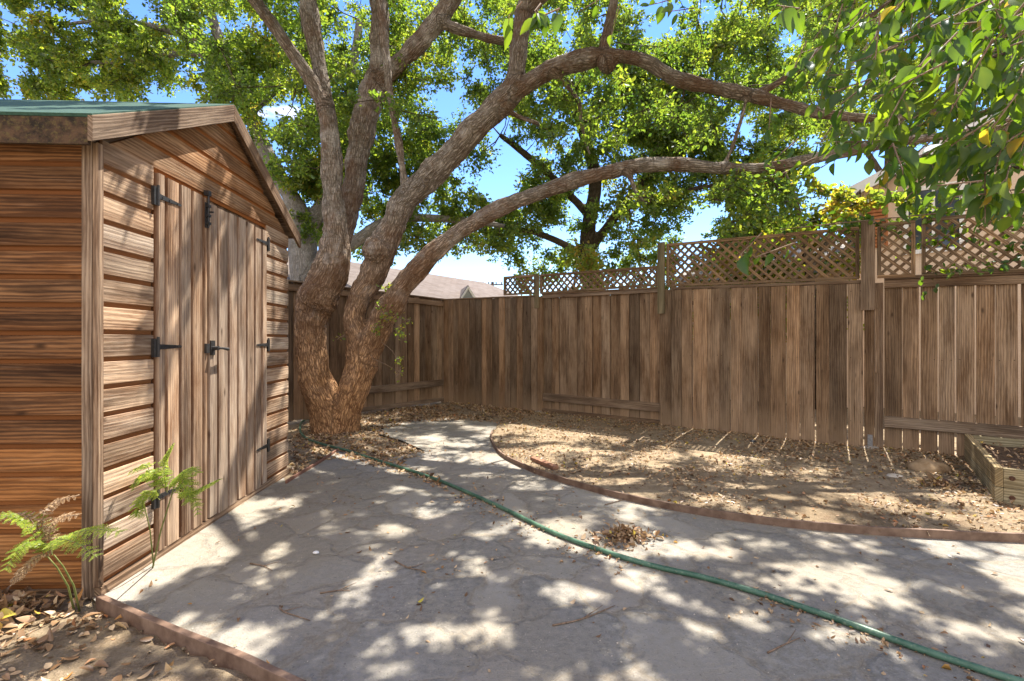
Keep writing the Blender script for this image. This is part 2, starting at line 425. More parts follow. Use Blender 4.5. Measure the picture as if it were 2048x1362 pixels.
# ------------------------------------------------------------------ leaves
HEX = np.array([(0, 0, 0), (.27, .28, .09), (.25, .68, .07), (0, 1, -.03), (-.25, .68, .07), (-.27, .28, .09)])
HEXF = np.array([(0, 1, 2, 3), (0, 3, 4, 5)])
OV = [(0, 0, 0)]
for yy, ww, zz in ((.12, .15, 0), (.3, .25, -.01), (.52, .27, -.035), (.75, .18, -.09), (.9, .08, -.14)):
    OV += [(-ww, yy, zz + ww * .35), (0, yy, zz), (ww, yy, zz + ww * .35)]
OV.append((0, 1.0, -.19))
OV = np.array(OV)
OVF = [(0, 2, 1, 1), (0, 3, 2, 2)]
for i in range(4):
    a = 1 + 3 * i
    OVF += [(a, a + 1, a + 4, a + 3), (a + 1, a + 2, a + 5, a + 4)]
OVF += [(13, 14, 16, 16), (14, 15, 16, 16)]

def leaf_arrays(P, D, Nn, S, R, tmpl=HEX, faces=HEXF, wid=1.0):
    D = D / (np.linalg.norm(D, axis=1, keepdims=True) + 1e-9)
    X = np.cross(D, Nn); X /= (np.linalg.norm(X, axis=1, keepdims=True) + 1e-9)
    Z = np.cross(X, D)
    T = tmpl
    S3 = S[:, None, None]
    cu = RS.uniform(.2, 2.6, (len(P), 1, 1)); wv = wid * RS.uniform(.75, 1.15, (len(P), 1, 1))
    V = P[:, None, :] + S3 * (T[None, :, 0:1] * wv * X[:, None, :] + T[None, :, 1:2] * D[:, None, :] + cu * T[None, :, 2:3] * Z[:, None, :])
    k = len(T)
    F = (np.arange(len(P)) * k)[:, None, None] + np.asarray(faces)[None]
    return V.reshape(-1, 3), F.reshape(-1, F.shape[2]), np.repeat(R, k)

def tri_fix(F):
    """quads with a repeated last index -> triangles"""
    out = []
    for q in F:
        out.append(q[:3])
        if q[2] != q[3]: out.append(q[[0, 2, 3]])
    return np.array(out)
OVT = []
for q in OVF:
    OVT.append(q[:3])
    if q[2] != q[3]: OVT.append((q[0], q[2], q[3]))
OVT = np.array(OVT)

def unit(n):
    v = RS.normal(size=(n, 3)); return v / np.linalg.norm(v, axis=1, keepdims=True)

class Segs:
    """thin straight twigs, 4-sided, vectorised"""
    def __init__(self): self.a, self.b, self.ra, self.rb = [], [], [], []
    def add(self, a, b, ra, rb):
        self.a.append(np.atleast_2d(a)); self.b.append(np.atleast_2d(b))
        n = len(self.a[-1])
        self.ra.append(np.full(n, ra) if np.isscalar(ra) else ra); self.rb.append(np.full(n, rb) if np.isscalar(rb) else rb)
    def arrays(self):
        A, B = np.concatenate(self.a), np.concatenate(self.b); ra, rb = np.concatenate(self.ra), np.concatenate(self.rb)
        t = B - A; t /= (np.linalg.norm(t, axis=1, keepdims=True) + 1e-9)
        h = np.where(np.abs(t[:, 2:3]) < .9, np.array([[0, 0, 1.]]), np.array([[1., 0, 0]]))
        x = np.cross(t, h); x /= np.linalg.norm(x, axis=1, keepdims=True); y = np.cross(t, x)
        V = np.stack([A + x * ra[:, None], A + y * ra[:, None], A - x * ra[:, None], A - y * ra[:, None],
                      B + x * rb[:, None], B + y * rb[:, None], B - x * rb[:, None], B - y * rb[:, None]], 1)
        f = np.array([(0, 1, 5, 4), (1, 2, 6, 5), (2, 3, 7, 6), (3, 0, 4, 7)])
        F = (np.arange(len(A)) * 8)[:, None, None] + f[None]
        return V.reshape(-1, 3), F.reshape(-1, 4)

def clumps(centers, radii, per, size, twigs, bright=0.0, flat=.75, ntw=17):
    """leaf sprays: twigs fan out of each clump centre and carry leaves"""
    Ps, Ds, Ns, Ss, Rs_ = [], [], [], [], []
    for c, r in zip(centers, radii):
        k = max(4, int(ntw * (r / .55) ** 1.2))
        d = unit(k); d[:, 2] = d[:, 2] * flat
        ln = r * (.55 + .6 * RS.rand(k))
        end = c + d * ln[:, None]; end[:, 2] -= .12 * r
        if twigs is not None:
            mid = c + d * ln[:, None] * .5 + RS.normal(size=(k, 3)) * .03
            twigs.add(np.repeat(c[None], k, 0), mid, .006, .0045); twigs.add(mid, end, .0045, .002)
        n = int(per * (r / .55) ** 2)
        i = RS.randint(0, k, n); s = RS.rand(n) ** .6
        p = c + (end[i] - c) * s[:, None] + RS.normal(size=(n, 3)) * (.03 + .045 * r)
        dd = d[i] * .6 + unit(n) * .9; dd[:, 2] -= .15
        nn = unit(n) * .8; nn[:, 2] += .55
        Ps.append(p); Ds.append(dd); Ns.append(nn)
        Ss.append(size * (.5 + .8 * RS.rand(n)))
        Rs_.append(np.clip(RS.rand(n) * .62 + RS.normal() * .10 + .18 + bright, 0, 1))
    return map(np.concatenate, (Ps, Ds, Ns, Ss, Rs_))

# ------------------------------------------------------------------ limbs
def catmull(P, step=.06):
    P = np.array(P, float)
    Q = np.vstack([2 * P[0] - P[1], P, 2 * P[-1] - P[-2]])
    out = []
    for i in range(1, len(Q) - 2):
        p0, p1, p2, p3 = Q[i - 1], Q[i], Q[i + 1], Q[i + 2]
        n = max(2, int(np.linalg.norm((p2 - p1)[:3]) / step))
        for k in range(n):
            t = k / n
            out.append(.5 * ((2 * p1) + (-p0 + p2) * t + (2 * p0 - 5 * p1 + 4 * p2 - p3) * t * t + (-p0 + 3 * p1 - 3 * p2 + p3) * t ** 3))
    out.append(Q[-2])
    return np.array(out)

def px_limb(pts, y_end=None):
    """[(px, py, depth, radius_px)] -> (x, y, z, r)"""
    return [tuple(at(px, py, y)) + (.84 * r * y / FPX,) for px, py, y, r in pts]

def limb_tree(limbs, name, mat, parent, voxel=.02, bump=.012, extra=None, label=None):
    """tubes along every limb, welded into one skin, then roughened"""
    mb = MB(); cents, frames = [], []
    for li, L in enumerate(limbs):
        C = catmull(L, .07)
        pts = [Vector(c[:3]) for c in C]; rad = [max(.004, c[3]) for c in C]
        mb.tube(pts, rad, 12)
        s = 0; n1 = None
        for i, p in enumerate(pts):
            t = (pts[min(i + 1, len(pts) - 1)] - pts[max(i - 1, 0)]).normalized()
            if n1 is None: n1 = t.cross(Vector((.3, 1, .1))).normalized()
            n1 = (n1 - t * n1.dot(t)).normalized()
            if i: s += (p - pts[i - 1]).length
            cents.append(p); frames.append((t, n1, t.cross(n1), s + li * .37, rad[i]))
    for c, r in (extra or []):
        ring = []
        for k in range(7):
            a = math.pi * (k + .5) / 7
            ring.append((Vector(c) + Vector((0, 0, -math.cos(a) * r)), math.sin(a) * r))
        mb.tube([q[0] for q in ring], [q[1] for q in ring], 12)
    me = bpy.data.meshes.new('tmp'); me.from_pydata([tuple(p) for p in mb.v], [], mb.f)
    ob = bpy.data.objects.new('tmp', me); COL.objects.link(ob)
    md = ob.modifiers.new('r', 'REMESH'); md.mode = 'VOXEL'; md.voxel_size = voxel
    sm = ob.modifiers.new('s', 'SMOOTH'); sm.iterations = 4; sm.factor = .5
    dg = bpy.context.evaluated_depsgraph_get(); dg.update()
    m2 = bpy.data.meshes.new_from_object(ob.evaluated_get(dg))
    bpy.data.objects.remove(ob)
    kd = kdtree.KDTree(len(cents))
    for i, c in enumerate(cents): kd.insert(c, i)
    kd.balance()
    n = len(m2.vertices)
    bq = np.zeros((n, 3), np.float32); co = np.zeros((n, 3), np.float32)
    m2.update()
    for i, v in enumerate(m2.vertices):
        _, j, _ = kd.find(v.co)
        t, n1, n2, s, r = frames[j]
        rel = v.co - cents[j]
        q = Vector((rel.dot(n1), rel.dot(n2), s + rel.dot(t)))
        bq[i] = q
        a = mnoise.noise(Vector((q.x * 16, q.y * 16, q.z * 4.5)))
        b = mnoise.noise(Vector((q.x * 34, q.y * 34, q.z * 12)) + Vector((7, 3, 1)))
        c = mnoise.noise(v.co * 3.1)
        k = min(1.0, r / .15)
        co[i] = v.co + v.normal * k * (bump * (abs(a) * 1.5 - .4) + bump * .6 * b + bump * 1.6 * c)
    m2.vertices.foreach_set('co', co.ravel())
    at_ = m2.attributes.new('bark', 'FLOAT_VECTOR', 'POINT'); at_.data.foreach_set('vector', bq.ravel())
    m2.polygons.foreach_set('use_smooth', np.ones(len(m2.polygons), bool))
    m2.transform(__import__('mathutils').Matrix.Translation(-Vector(parent['org'][:])))
    m2.name = name
    m2.update()
    o = link_mesh(name, m2, mat, parent)
    return o, kd, cents, frames

# ================================================================== SETTING
# sun and sky
SUN_AZ, SUN_EL = 33.0, 62.0
az, el = math.radians(SUN_AZ), math.radians(SUN_EL)
sd = Vector((math.cos(el) * math.sin(az), math.cos(el) * math.cos(az), math.sin(el)))
ld = bpy.data.lights.new('sun', 'SUN'); ld.energy = 5.0; ld.angle = math.radians(.5); ld.color = (1, .94, .85)
lo = bpy.data.objects.new('sun', ld); COL.objects.link(lo); lo.rotation_euler = sd.to_track_quat('Z', 'Y').to_euler(); lo.location = (4, 8, 14)
W = bpy.data.worlds.new('World'); SC.world = W; W.use_nodes = True
wt = W.node_tree; wt.nodes.clear()
wo = wt.nodes.new('ShaderNodeOutputWorld'); bg = wt.nodes.new('ShaderNodeBackground'); sky = wt.nodes.new('ShaderNodeTexSky')
sky.sky_type = 'NISHITA'; sky.sun_disc = False; sky.sun_elevation = el; sky.sun_rotation = az
sky.air_density = 1.0; sky.dust_density = .0; sky.ozone_density = 3.0
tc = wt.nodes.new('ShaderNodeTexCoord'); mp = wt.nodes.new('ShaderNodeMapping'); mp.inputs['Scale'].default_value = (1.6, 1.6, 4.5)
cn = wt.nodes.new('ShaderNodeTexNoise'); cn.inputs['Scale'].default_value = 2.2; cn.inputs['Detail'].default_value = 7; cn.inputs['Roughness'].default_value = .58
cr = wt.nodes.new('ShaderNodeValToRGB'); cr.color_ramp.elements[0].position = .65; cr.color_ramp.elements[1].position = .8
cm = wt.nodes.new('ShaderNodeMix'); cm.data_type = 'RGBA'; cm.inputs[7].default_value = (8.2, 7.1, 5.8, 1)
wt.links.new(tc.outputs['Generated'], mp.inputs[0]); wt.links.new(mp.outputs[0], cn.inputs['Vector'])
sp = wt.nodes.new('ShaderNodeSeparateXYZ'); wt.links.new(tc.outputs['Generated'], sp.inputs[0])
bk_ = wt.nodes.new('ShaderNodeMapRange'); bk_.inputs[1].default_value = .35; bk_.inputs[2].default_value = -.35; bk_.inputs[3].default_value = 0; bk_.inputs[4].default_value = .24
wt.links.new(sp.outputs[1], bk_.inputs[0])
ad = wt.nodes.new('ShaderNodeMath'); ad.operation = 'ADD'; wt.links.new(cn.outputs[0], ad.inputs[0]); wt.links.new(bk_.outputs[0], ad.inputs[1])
wt.links.new(ad.outputs[0], cr.inputs[0])   # the cloud cover is thickened unseen behind the camera, added for fill light
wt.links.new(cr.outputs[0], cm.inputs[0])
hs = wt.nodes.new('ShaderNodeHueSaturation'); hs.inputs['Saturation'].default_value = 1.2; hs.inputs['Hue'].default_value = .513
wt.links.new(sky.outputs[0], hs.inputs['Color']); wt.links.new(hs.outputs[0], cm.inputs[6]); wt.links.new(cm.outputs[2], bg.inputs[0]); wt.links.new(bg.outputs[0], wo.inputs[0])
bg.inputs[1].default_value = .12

# camera
cd = bpy.data.cameras.new('camera'); cam = bpy.data.objects.new('camera', cd); COL.objects.link(cam)
cd.sensor_width = 36; cd.lens = FPX / 2048 * 36; cd.clip_end = 2000; cd.clip_start = .05
cam.location = (0, 0, CAMH); cam.rotation_euler = (math.radians(90), 0, 0); SC.camera = cam
SC.view_settings.view_transform = 'Standard'; SC.view_settings.look = 'None'; SC.view_settings.gamma = 1; SC.view_settings.exposure = 1.62
SC.cycles.use_denoising = True
SC.cycles.max_bounces = 10; SC.cycles.diffuse_bounces = 5; SC.cycles.transmission_bounces = 6; SC.cycles.sample_clamp_indirect = 6

# -------- paths in the yard (ground points read off the photo)
EDGE = [gp(*q) for q in [(985, 866), (982, 880), (1000, 910), (1045, 936), (1100, 958), (1230, 996), (1400, 1031), (1600, 1058), (1800, 1074), (2048, 1086)]]
EDGE += [np.array([4.2, 2.80, 0]), np.array([6.2, 2.55, 0])]
EDGE_C = catmull(EDGE, .08)[:, :3]
LOWE = [gp(198, 1212), gp(330, 1272), gp(470, 1330), gp(600, 1392), np.array([.3, 1.13, 0]), np.array([1.9, .35, 0])]
LOWE_C = catmull(LOWE, .08)[:, :3]
MIDE = [gp(572, 968), gp(600, 950), gp(640, 926), gp(676, 902)]
MIDE_C = catmull(MIDE, .06)[:, :3]
PATH = [tuple(p[:2]) for p in EDGE_C] + [(6.2, -2.5), (2.6, -2.5)] + [tuple(p[:2]) for p in LOWE_C[::-1]] + [(-1.99, 2.32), (-1.99, 4.3)]
PATH += [tuple(p[:2]) for p in MIDE_C] + [tuple(gp(*q)[:2]) for q in [(760, 920), (850, 902), (800, 880), (745, 866), (735, 852), (845, 838), (930, 836), (1000, 845)]]

def inside(poly, X, Y):
    r = np.zeros(X.shape, bool); n = len(poly)
    for i in range(n):
        x0, y0 = poly[i]; x1, y1 = poly[(i + 1) % n]
        c = ((y0 > Y) != (y1 > Y)) & (X < (x1 - x0) * (Y - y0) / ((y1 - y0) + 1e-12) + x0)
        r ^= c
    return r
def poly_dist(pl, X, Y):
    d = np.full(X.shape, 1e9)
    for (ax, ay), (bx, by) in zip(pl[:-1], pl[1:]):
        vx, vy = bx - ax, by - ay; L = vx * vx + vy * vy + 1e-12
        t = np.clip(((X - ax) * vx + (Y - ay) * vy) / L, 0, 1)
        d = np.minimum(d, np.hypot(X - ax - t * vx, Y - ay - t * vy))
    return d

BED = [tuple(p[:2]) for p in EDGE_C] + [(7.2, 2.4), (7.2, 3.0), (4.6, 5.0), (-1.316, 9.54)] + [tuple(gp(1000, 845)[:2])]
def nz2(X, Y, s, seed):
    out = np.zeros(X.size)
    for i, (x, y) in enumerate(zip(X.ravel(), Y.ravel())):
        out[i] = mnoise.noise(Vector((x * s, y * s, seed)))
    return out.reshape(X.shape)
def ground_z(X, Y):
    inp = inside(PATH, X, Y)
    d = poly_dist(PATH + [PATH[0]], X, Y)
    z = -.004 + .014 * nz2(X, Y, 1.3, 1.) + .010 * nz2(X, Y, 5.1, 2.) + .006 * nz2(X, Y, 13., 3.)
    bed = inside(BED, X, Y)
    z = z + np.where(bed, np.clip(d / .3, 0, 1) * .012 + .022, 0)
    far = np.clip((np.hypot(X, Y - 4) - 9) / 6, 0, 1)
    z = z * (1 - far) - .01 * far
    return np.where(inp, -.03, z)

def build_ground():
    g1 = np.concatenate([[-500, -120, -40, -16, -9, -6], np.arange(-4.6, 7.6, .07), [9, 12, 18, 40, 120, 500]])
    g2 = np.concatenate([[-500, -120, -40, -14, -6, -3, -1.5, 0], np.arange(.6, 10.4, .07), [11.5, 13, 16, 24, 45, 120, 500]])
    X, Y = np.meshgrid(g1, g2, indexing='ij')
    Z = ground_z(X, Y)
    V = np.stack([X, Y, Z], -1).reshape(-1, 3)
    a, b = X.shape
    i = (np.arange(a - 1)[:, None] * b + np.arange(b - 1)[None]).ravel()
    F = np.stack([i, i + b, i + b + 1, i + 1], 1)
    o = np_mesh('ground', V, F, {}, M['dirt'], smooth=True)
    tag(o, kind='structure')
    # paving sheet
    bm = bmesh.new()
    vs = [bm.verts.new((x, y, .004)) for x, y in PATH]
    f = bm.faces.new(vs); bmesh.ops.triangulate(bm, faces=[f])
    me = bpy.data.meshes.new('path'); bm.normal_update()
    if sum(p.normal.z for p in bm.faces) < 0: bmesh.ops.reverse_faces(bm, faces=bm.faces[:])
    bm.to_mesh(me); bm.free()
    tag(link_mesh('path', me, M['flag']), kind='structure')
build_ground()

# ================================================================== EDGING, HOSE
def strip(name, C, h, th, mat, label, cat, z0=-.03):
    C = np.asarray(C)
    T = np.gradient(C, axis=0); T[:, 2] = 0; T /= np.linalg.norm(T, axis=1, keepdims=True)
    Nn = np.stack([-T[:, 1], T[:, 0], np.zeros(len(T))], 1) * th / 2
    mb = MB(); n = len(C); hh = h if hasattr(h, '__len__') else [h] * n
    vs = []
    for i in range(n):
        w = .003 * mnoise.noise(Vector((i * .31, 2, 1)))
        for s, z in ((-1, z0), (1, z0), (1, hh[i] + w), (-1, hh[i] + w)):
            vs.append(C[i] + Nn[i] * s + np.array([0, 0, z]) + Nn[i] * w * 60 * .1)
    fs = []
    for i in range(n - 1):
        for k in range(4):
            fs.append((i * 4 + k, i * 4 + (k + 1) % 4, (i + 1) * 4 + (k + 1) % 4, (i + 1) * 4 + k))
    fs += [(3, 2, 1, 0), ((n - 1) * 4, (n - 1) * 4 + 1, (n - 1) * 4 + 2, (n - 1) * 4 + 3)]
    mb.add(vs, fs)
    return tag(mb.build(name, mat, org=C[0], bevel=.003), label, cat)
strip('garden_edging', EDGE_C, np.interp(np.arange(len(EDGE_C)), [0, 25, len(EDGE_C)], [.035, .05, .066]), .02, M['edging'],
      'long curved brown plastic edging strip between stone paving and dirt bed', 'edging')
strip('garden_edging', LOWE_C, .05, .028, M['edging'], 'straight reddish brown edging board from the shed corner across the dirt', 'edging')
strip('garden_edging', MIDE_C, .03, .018, M['edging_dark'], 'short thin dirty edging strip between shed and tree litter', 'edging')

HOSE = [(668, 838, 1), (612, 842, 1), (600, 858, 1), (611, 878, 1), (650, 893, 1), (700, 906, 1), (775, 931, 1), (860, 958, 1), (930, 987, 1), (1000, 1019, 1), (1100, 1068, 1), (1200, 1106, 1),
        (1300, 1137, 1), (1400, 1160, 1), (1500, 1188, 1), (1600, 1221, 1), (1700, 1256, 1), (1800, 1293, 1), (1900, 1328, 1), (2048, 1376, 1)]
hp = [gp(a, b) for a, b, _ in HOSE] + [np.array([2.1, 1.45, 0]), np.array([3.2, .9, 0])]
hc = catmull(hp, .05)[:, :3]
for i in range(len(hc)): hc[i][2] = .0185 + .004 * mnoise.noise(Vector((i * .09, 0, 4)))
mb = MB(); mb.tube(hc, .0138, 12)
tag(mb.build('garden_hose', M['hose'], org=hc[0], smooth=True), 'long green garden hose snaking from the oak trunk across the stone paving', 'hose')

# ================================================================== SHED
SX, SY0, SY1, SXB = -1.975, 2.31, 4.47, -3.75
shed = thing('garden_shed', ((SX + SXB) / 2, (SY0 + SY1) / 2, 0), 'small weathered wooden garden shed with double doors and green felt roof', 'shed')
shed.rotation_euler.z = math.radians(2.65); shed.location.x -= .022; shed.location.y -= .041
PITCH = .131
PROF = [(0.0, 0.0, 0.0), (.007, 0.0, 0), (.008, .018, .1), (.019, .024, .8), (.0205, .07, 1), (.0195, PITCH - .003, .9), (.007, PITCH - .001, .3), (.0, PITCH - .001, 0)]
def lap(mb, o, a, out, z, e0, e1, rnd):
    """one shiplap board: a = run direction, out = face direction, e0/e1(z) = ends along a"""
    o, a, out = Vector(o), Vector(a), Vector(out)
    vs, we = [], []
    for end in (e0, e1):
        for d, h, w in PROF:
            vs.append(o + out * d + Vector((0, 0, z + h)) + a * end(z + h)); we.append(w)
    n = len(PROF); fs, us = [], []
    off = random.random() * 9
    L = e1(z) - e0(z)
    for k in range(n):
        k2 = (k + 1) % n
        fs.append((k, n + k, n + k2, k2))
        us.append([(PROF[k][1], off), (PROF[k][1], off + L), (PROF[k2][1], off + L), (PROF[k2][1], off)])
    fs += [tuple(range(n - 1, -1, -1)), tuple(range(n, 2 * n))]
    us += [[(0, 0)] * n] * 2
    # wear is per vertex, same board tone
    mb.add(vs, fs, us, rnd, we)
EAVE, APEX, AY = 2.14, 2.80, 3.39
DY0, DYM, DY1, DZ0, DZ1 = 2.685, 3.175, 4.02, .05, 2.115
# near side wall (faces the camera)
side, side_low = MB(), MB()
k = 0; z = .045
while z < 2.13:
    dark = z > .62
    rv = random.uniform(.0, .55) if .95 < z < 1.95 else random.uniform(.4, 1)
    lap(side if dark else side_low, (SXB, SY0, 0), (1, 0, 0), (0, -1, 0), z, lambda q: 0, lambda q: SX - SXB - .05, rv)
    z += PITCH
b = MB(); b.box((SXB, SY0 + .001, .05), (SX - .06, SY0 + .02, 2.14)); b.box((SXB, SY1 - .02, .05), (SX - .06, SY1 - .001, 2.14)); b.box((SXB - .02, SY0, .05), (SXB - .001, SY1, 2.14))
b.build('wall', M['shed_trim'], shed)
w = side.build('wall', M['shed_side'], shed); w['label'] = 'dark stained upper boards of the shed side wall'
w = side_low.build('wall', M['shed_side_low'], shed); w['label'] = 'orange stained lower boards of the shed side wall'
# front wall beside the doors
fr = MB(); fr2_ = MB(); z = .052
while z < DZ1 - .02:
    lap(fr, (SX, 0, 0), (0, 1, 0), (1, 0, 0), z, lambda q: SY0 + .012, lambda q: DY0 - .012, random.random())
    lap(fr2_, (SX, 0, 0), (0, 1, 0), (1, 0, 0), z, lambda q: DY1 + .012, lambda q: SY1, random.random())
    z += PITCH
fr.build('wall', M['shed_front'], shed); fr2_.build('wall', M['shed_front'], shed)
gb = MB(); z = DZ1 + .006
def g0(q): return max(SY0 + .005, SY0 + max(0, (q - EAVE + .03)) / (APEX - EAVE) * (AY - SY0))
def g1(q): return min(SY1, SY1 - max(0, (q - EAVE + .03)) / (APEX - EAVE) * (SY1 - AY))
while z < APEX - .14:
    lap(gb, (SX, 0, 0), (0, 1, 0), (1, 0, 0), z, g0, g1, random.random())
    z += PITCH
gb.build('gable', M['shed_gable'], shed)
bk = MB()   # inner framing behind the front so no light leaks through
bk.box((SX - .03, SY0 + .02, .05), (SX - .004, SY1 - .021, 2.13))
n_ = len(bk.v)
bk.add([(SX - .03, SY0, 2.131), (SX - .03, SY1, 2.131), (SX - .03, AY, 2.76), (SX - .004, SY0, 2.131), (SX - .004, SY1, 2.131), (SX - .004, AY, 2.76)], [(0, 2, 1), (3, 4, 5), (0, 3, 5, 2), (1, 2, 5, 4), (0, 1, 4, 3)])
bk.build('frame', M['shed_trim'], shed)
cp = MB(); cp.box((SX - .048, SY0 - .026, .0), (SX - .002, SY0 + .000, 2.15)); cp.box((SX - .001, SY0 - .024, .05), (SX + .026, SY0 + .010, 2.12))
cp.build('corner_post', M['shed_trim'], shed, bevel=.003)
sl = MB(); sl.box((SX - .02, SY0 - .01, -.01), (SX + .03, SY1 + .01, .046), axis=1); sl.box((SXB, SY0 - .005, -.01), (SX - .05, SY0 + .03, .043), axis=0)
sl.build('floor_bearer', M['shed_trim'], shed)
# roof
OX0, OX1 = SXB - .1, SX + .085
EY0, EY1, EZ0, EZ1 = 2.19, 4.575, 2.185, 2.165
rf = MB()
def slab(mb, y0, z0, y1, z1, th):
    d = Vector((0, y1 - y0, z1 - z0)); nn = Vector((0, -d.z, d.y)).normalized()
    if nn.z < 0: nn = -nn
    mb.obox((OX0, y0, z0), (OX1 - OX0, 0, 0), d, nn * th, axis=0)
slab(rf, EY0 - .012, EZ0 + .006, AY, APEX + .012, .014)
slab(rf, EY1 + .012, EZ1 + .004, AY + .001, APEX + .012, .014)
roof = rf.build('roof', M['felt'], shed)
un = MB(); slab(un, EY0, EZ0 - .02, AY, APEX - .016, .018); slab(un, EY1, EZ1 - .02, AY + .001, APEX - .016, .018)
un.build('deck', M['shed_trim'], roof)
fa = MB(); fa.box((OX0, EY0 - .012, EZ0 - .115), (OX1 - .022, EY0 + .006, EZ0 + .004), axis=0)
fa.build('fascia', M['fascia'], roof)
def barge(y0, z0, y1, z1, h, name='bargeboard'):
    m = MB(); d = Vector((0, y1 - y0, z1 - z0))
    m.obox((OX1 - .02, y0, z0 - h), (.022, 0, 0), d, (0, 0, h), axis=1)
    return m.build(name, M['shed_trim'], roof, bevel=.002)
barge(EY0 - .016, EZ0 + .012, AY, APEX + .022, .115)
barge(EY1 + .016, EZ1 + .012, AY + .001, APEX + .022, .115)

def door(y0, y1, ztop, widths, hinge_left):
    d = MB(); y = y0; tot = sum(widths)
    for wd in widths:
        w_ = wd / tot * (y1 - y0)
        a, c = y + .001, y + w_ - .001
        g = .013
        # plank with chamfered long edges; the groove keeps its stain, darkened to look deep
        prof = [(a, 0.002, 0), (a, .012, 0), (a + g, .033, .9), ((a + c) / 2, .034, 1), (c - g, .033, .9), (c, .012, 0), (c, .002, 0)]
        vs, we = [], []
        dz = random.uniform(-.004, .006); dzb = random.uniform(-.006, .004)
        for zz in (DZ0 + dzb, ztop + dz):
            for yy, xx, ww in prof: vs.append((SX + xx, yy, zz)); we.append(ww)
        n = len(prof); off = random.random() * 7; fs, us = [], []
        for q in range(n):
            q2 = (q + 1) % n
            fs.append((q, q2, n + q2, n + q)); us.append([(prof[q][0], off), (prof[q2][0], off), (prof[q2][0], off + 2), (prof[q][0], off + 2)])
        fs += [tuple(range(n - 1, -1, -1)), tuple(range(n, 2 * n))]; us += [[(0, 0)] * n] * 2
        d.add(vs, fs, us, random.random(), we)
        y += w_
    ob = d.build('door', M['shed_door'], shed)
    for zz in ((1.99, 1.165, .345)):
        h = MB(); s = 1 if hinge_left else -1
        yb = y0 - .004 if hinge_left else y1 + .004
        X = SX + .034
        h.obox((X - .012, yb - s * .030, zz - .055), (.016, 0, 0), (0, s * .022, 0), (0, 0, .10), .5)
        h.tube([(X + .006, yb, zz - .055), (X + .006, yb, zz + .055)], .007, 8)
        L = .20 if hinge_left else .19
        vs = [(X + e, yb + s * t, zz + u) for e in (0.0, .004) for t, u in ((0, -.015), (L, -.007), (L + .010, 0), (L, .007), (0, .015))]
        fs = [(4, 3, 2, 1, 0), (5, 6, 7, 8, 9)] + [(q, (q + 1) % 5, 5 + (q + 1) % 5, 5 + q) for q in range(5)]
        h.add(vs, fs)
        for t in (.04, .10, .17): h.tube([(X + .003, yb + s * t, zz), (X + .007, yb + s * t, zz)], .005, 8)
        h.build('hinge', M['iron'], ob)
    return ob
dl = door(DY0, DYM - .003, DZ1, [.7, 1.2, 1.1, 1.15, .5], True)
dr = door(DYM + .003, DY1, DZ1 - .03, [.9, 1.1, 1.05, 1.05, 1.05, 1.0, .8], False)
bo = MB(); X = SX + .034
bo.box((X, DYM - .045, 1.92), (X + .006, DYM - .012, 2.08)); bo.tube([(X + .014, DYM - .028, 1.93), (X + .014, DYM - .028, 2.125)], .007, 8)
for zz in (1.94, 1.99, 2.05): bo.box((X + .006, DYM - .042, zz), (X + .024, DYM - .015, zz + .016))
bo.tube([(X + .014, DYM - .028, 2.02), (X + .045, DYM - .028, 2.02)], .006, 8)
bo.box((X - .006, DYM - .045, 2.125), (X + .024, DYM - .012, 2.155))
bo.build('bolt', M['iron'], dl)
ha = MB()
ha.box((X, DYM + .012, 1.105), (X + .008, DYM + .06, 1.20)); ha.tube([(X + .004, DYM + .035, 1.15), (X + .045, DYM + .035, 1.15)], .014, 10)
ha.tube([(X + .04, DYM + .03, 1.152), (X + .045, DYM + .09, 1.148), (X + .04, DYM + .145, 1.142), (X + .04, DYM + .16, 1.142)], [.007, .008, .010, .011], 8)
ha.box((X, DYM - .05, 1.12), (X + .014, DYM - .012, 1.18))
ha.build('handle', M['iron'], dr)

# ================================================================== FENCES
class Run:
    def __init__(s, base, d, n): s.b, s.d, s.n = Vector(base), Vector(d).normalized(), Vector(n).normalized()
    def p(s, a, z, o): return s.b + s.d * a + s.n * o + Vector((0, 0, z))
    def box(s, mb, a0, a1, z0, z1, o0, o1, axis=2, z1b=None, z0b=None, rnd=None, lean=0.0):
        """a along, z up, o towards the yard; z1b/z0b = heights at the a1 end"""
        z1b = z1 if z1b is None else z1b; z0b = z0 if z0b is None else z0b
        c = [s.p((a0, a1)[i] + lean * k, ((z0, z0b), (z1, z1b))[k][i], (o0, o1)[j]) for k in (0, 1) for j in (0, 1) for i in (0, 1)]
        # index order i + 2 j + 4 k
        v = [Vector(q) for q in c]
        if (v[1] - v[0]).cross(v[2] - v[0]).dot(v[4] - v[0]) < 0:
            v = [v[2], v[3], v[0], v[1], v[6], v[7], v[4], v[5]]
        mb.hexa(v, rnd, {2: 2, 0: 0}[axis])
C0 = (-1.316, 9.54, 0)
RF = Run(C0, (5.266, -4.14, 0), (-.618, -.786, 0))      # long right-hand run
LF = Run(C0, (-1.894, -2.455, 0), (.79, -.61, 0))       # run behind the oak
def ztop(a): return float(np.interp(a, [0, 2.21, 4.37, 6.7, 7.86, 10], [2.0, 1.95, 1.93, 1.86, 1.81, 1.76]))
fence = thing('wooden_fence', C0, 'long weathered board fence topped with lattice, facing the shed across the yard', 'fence')
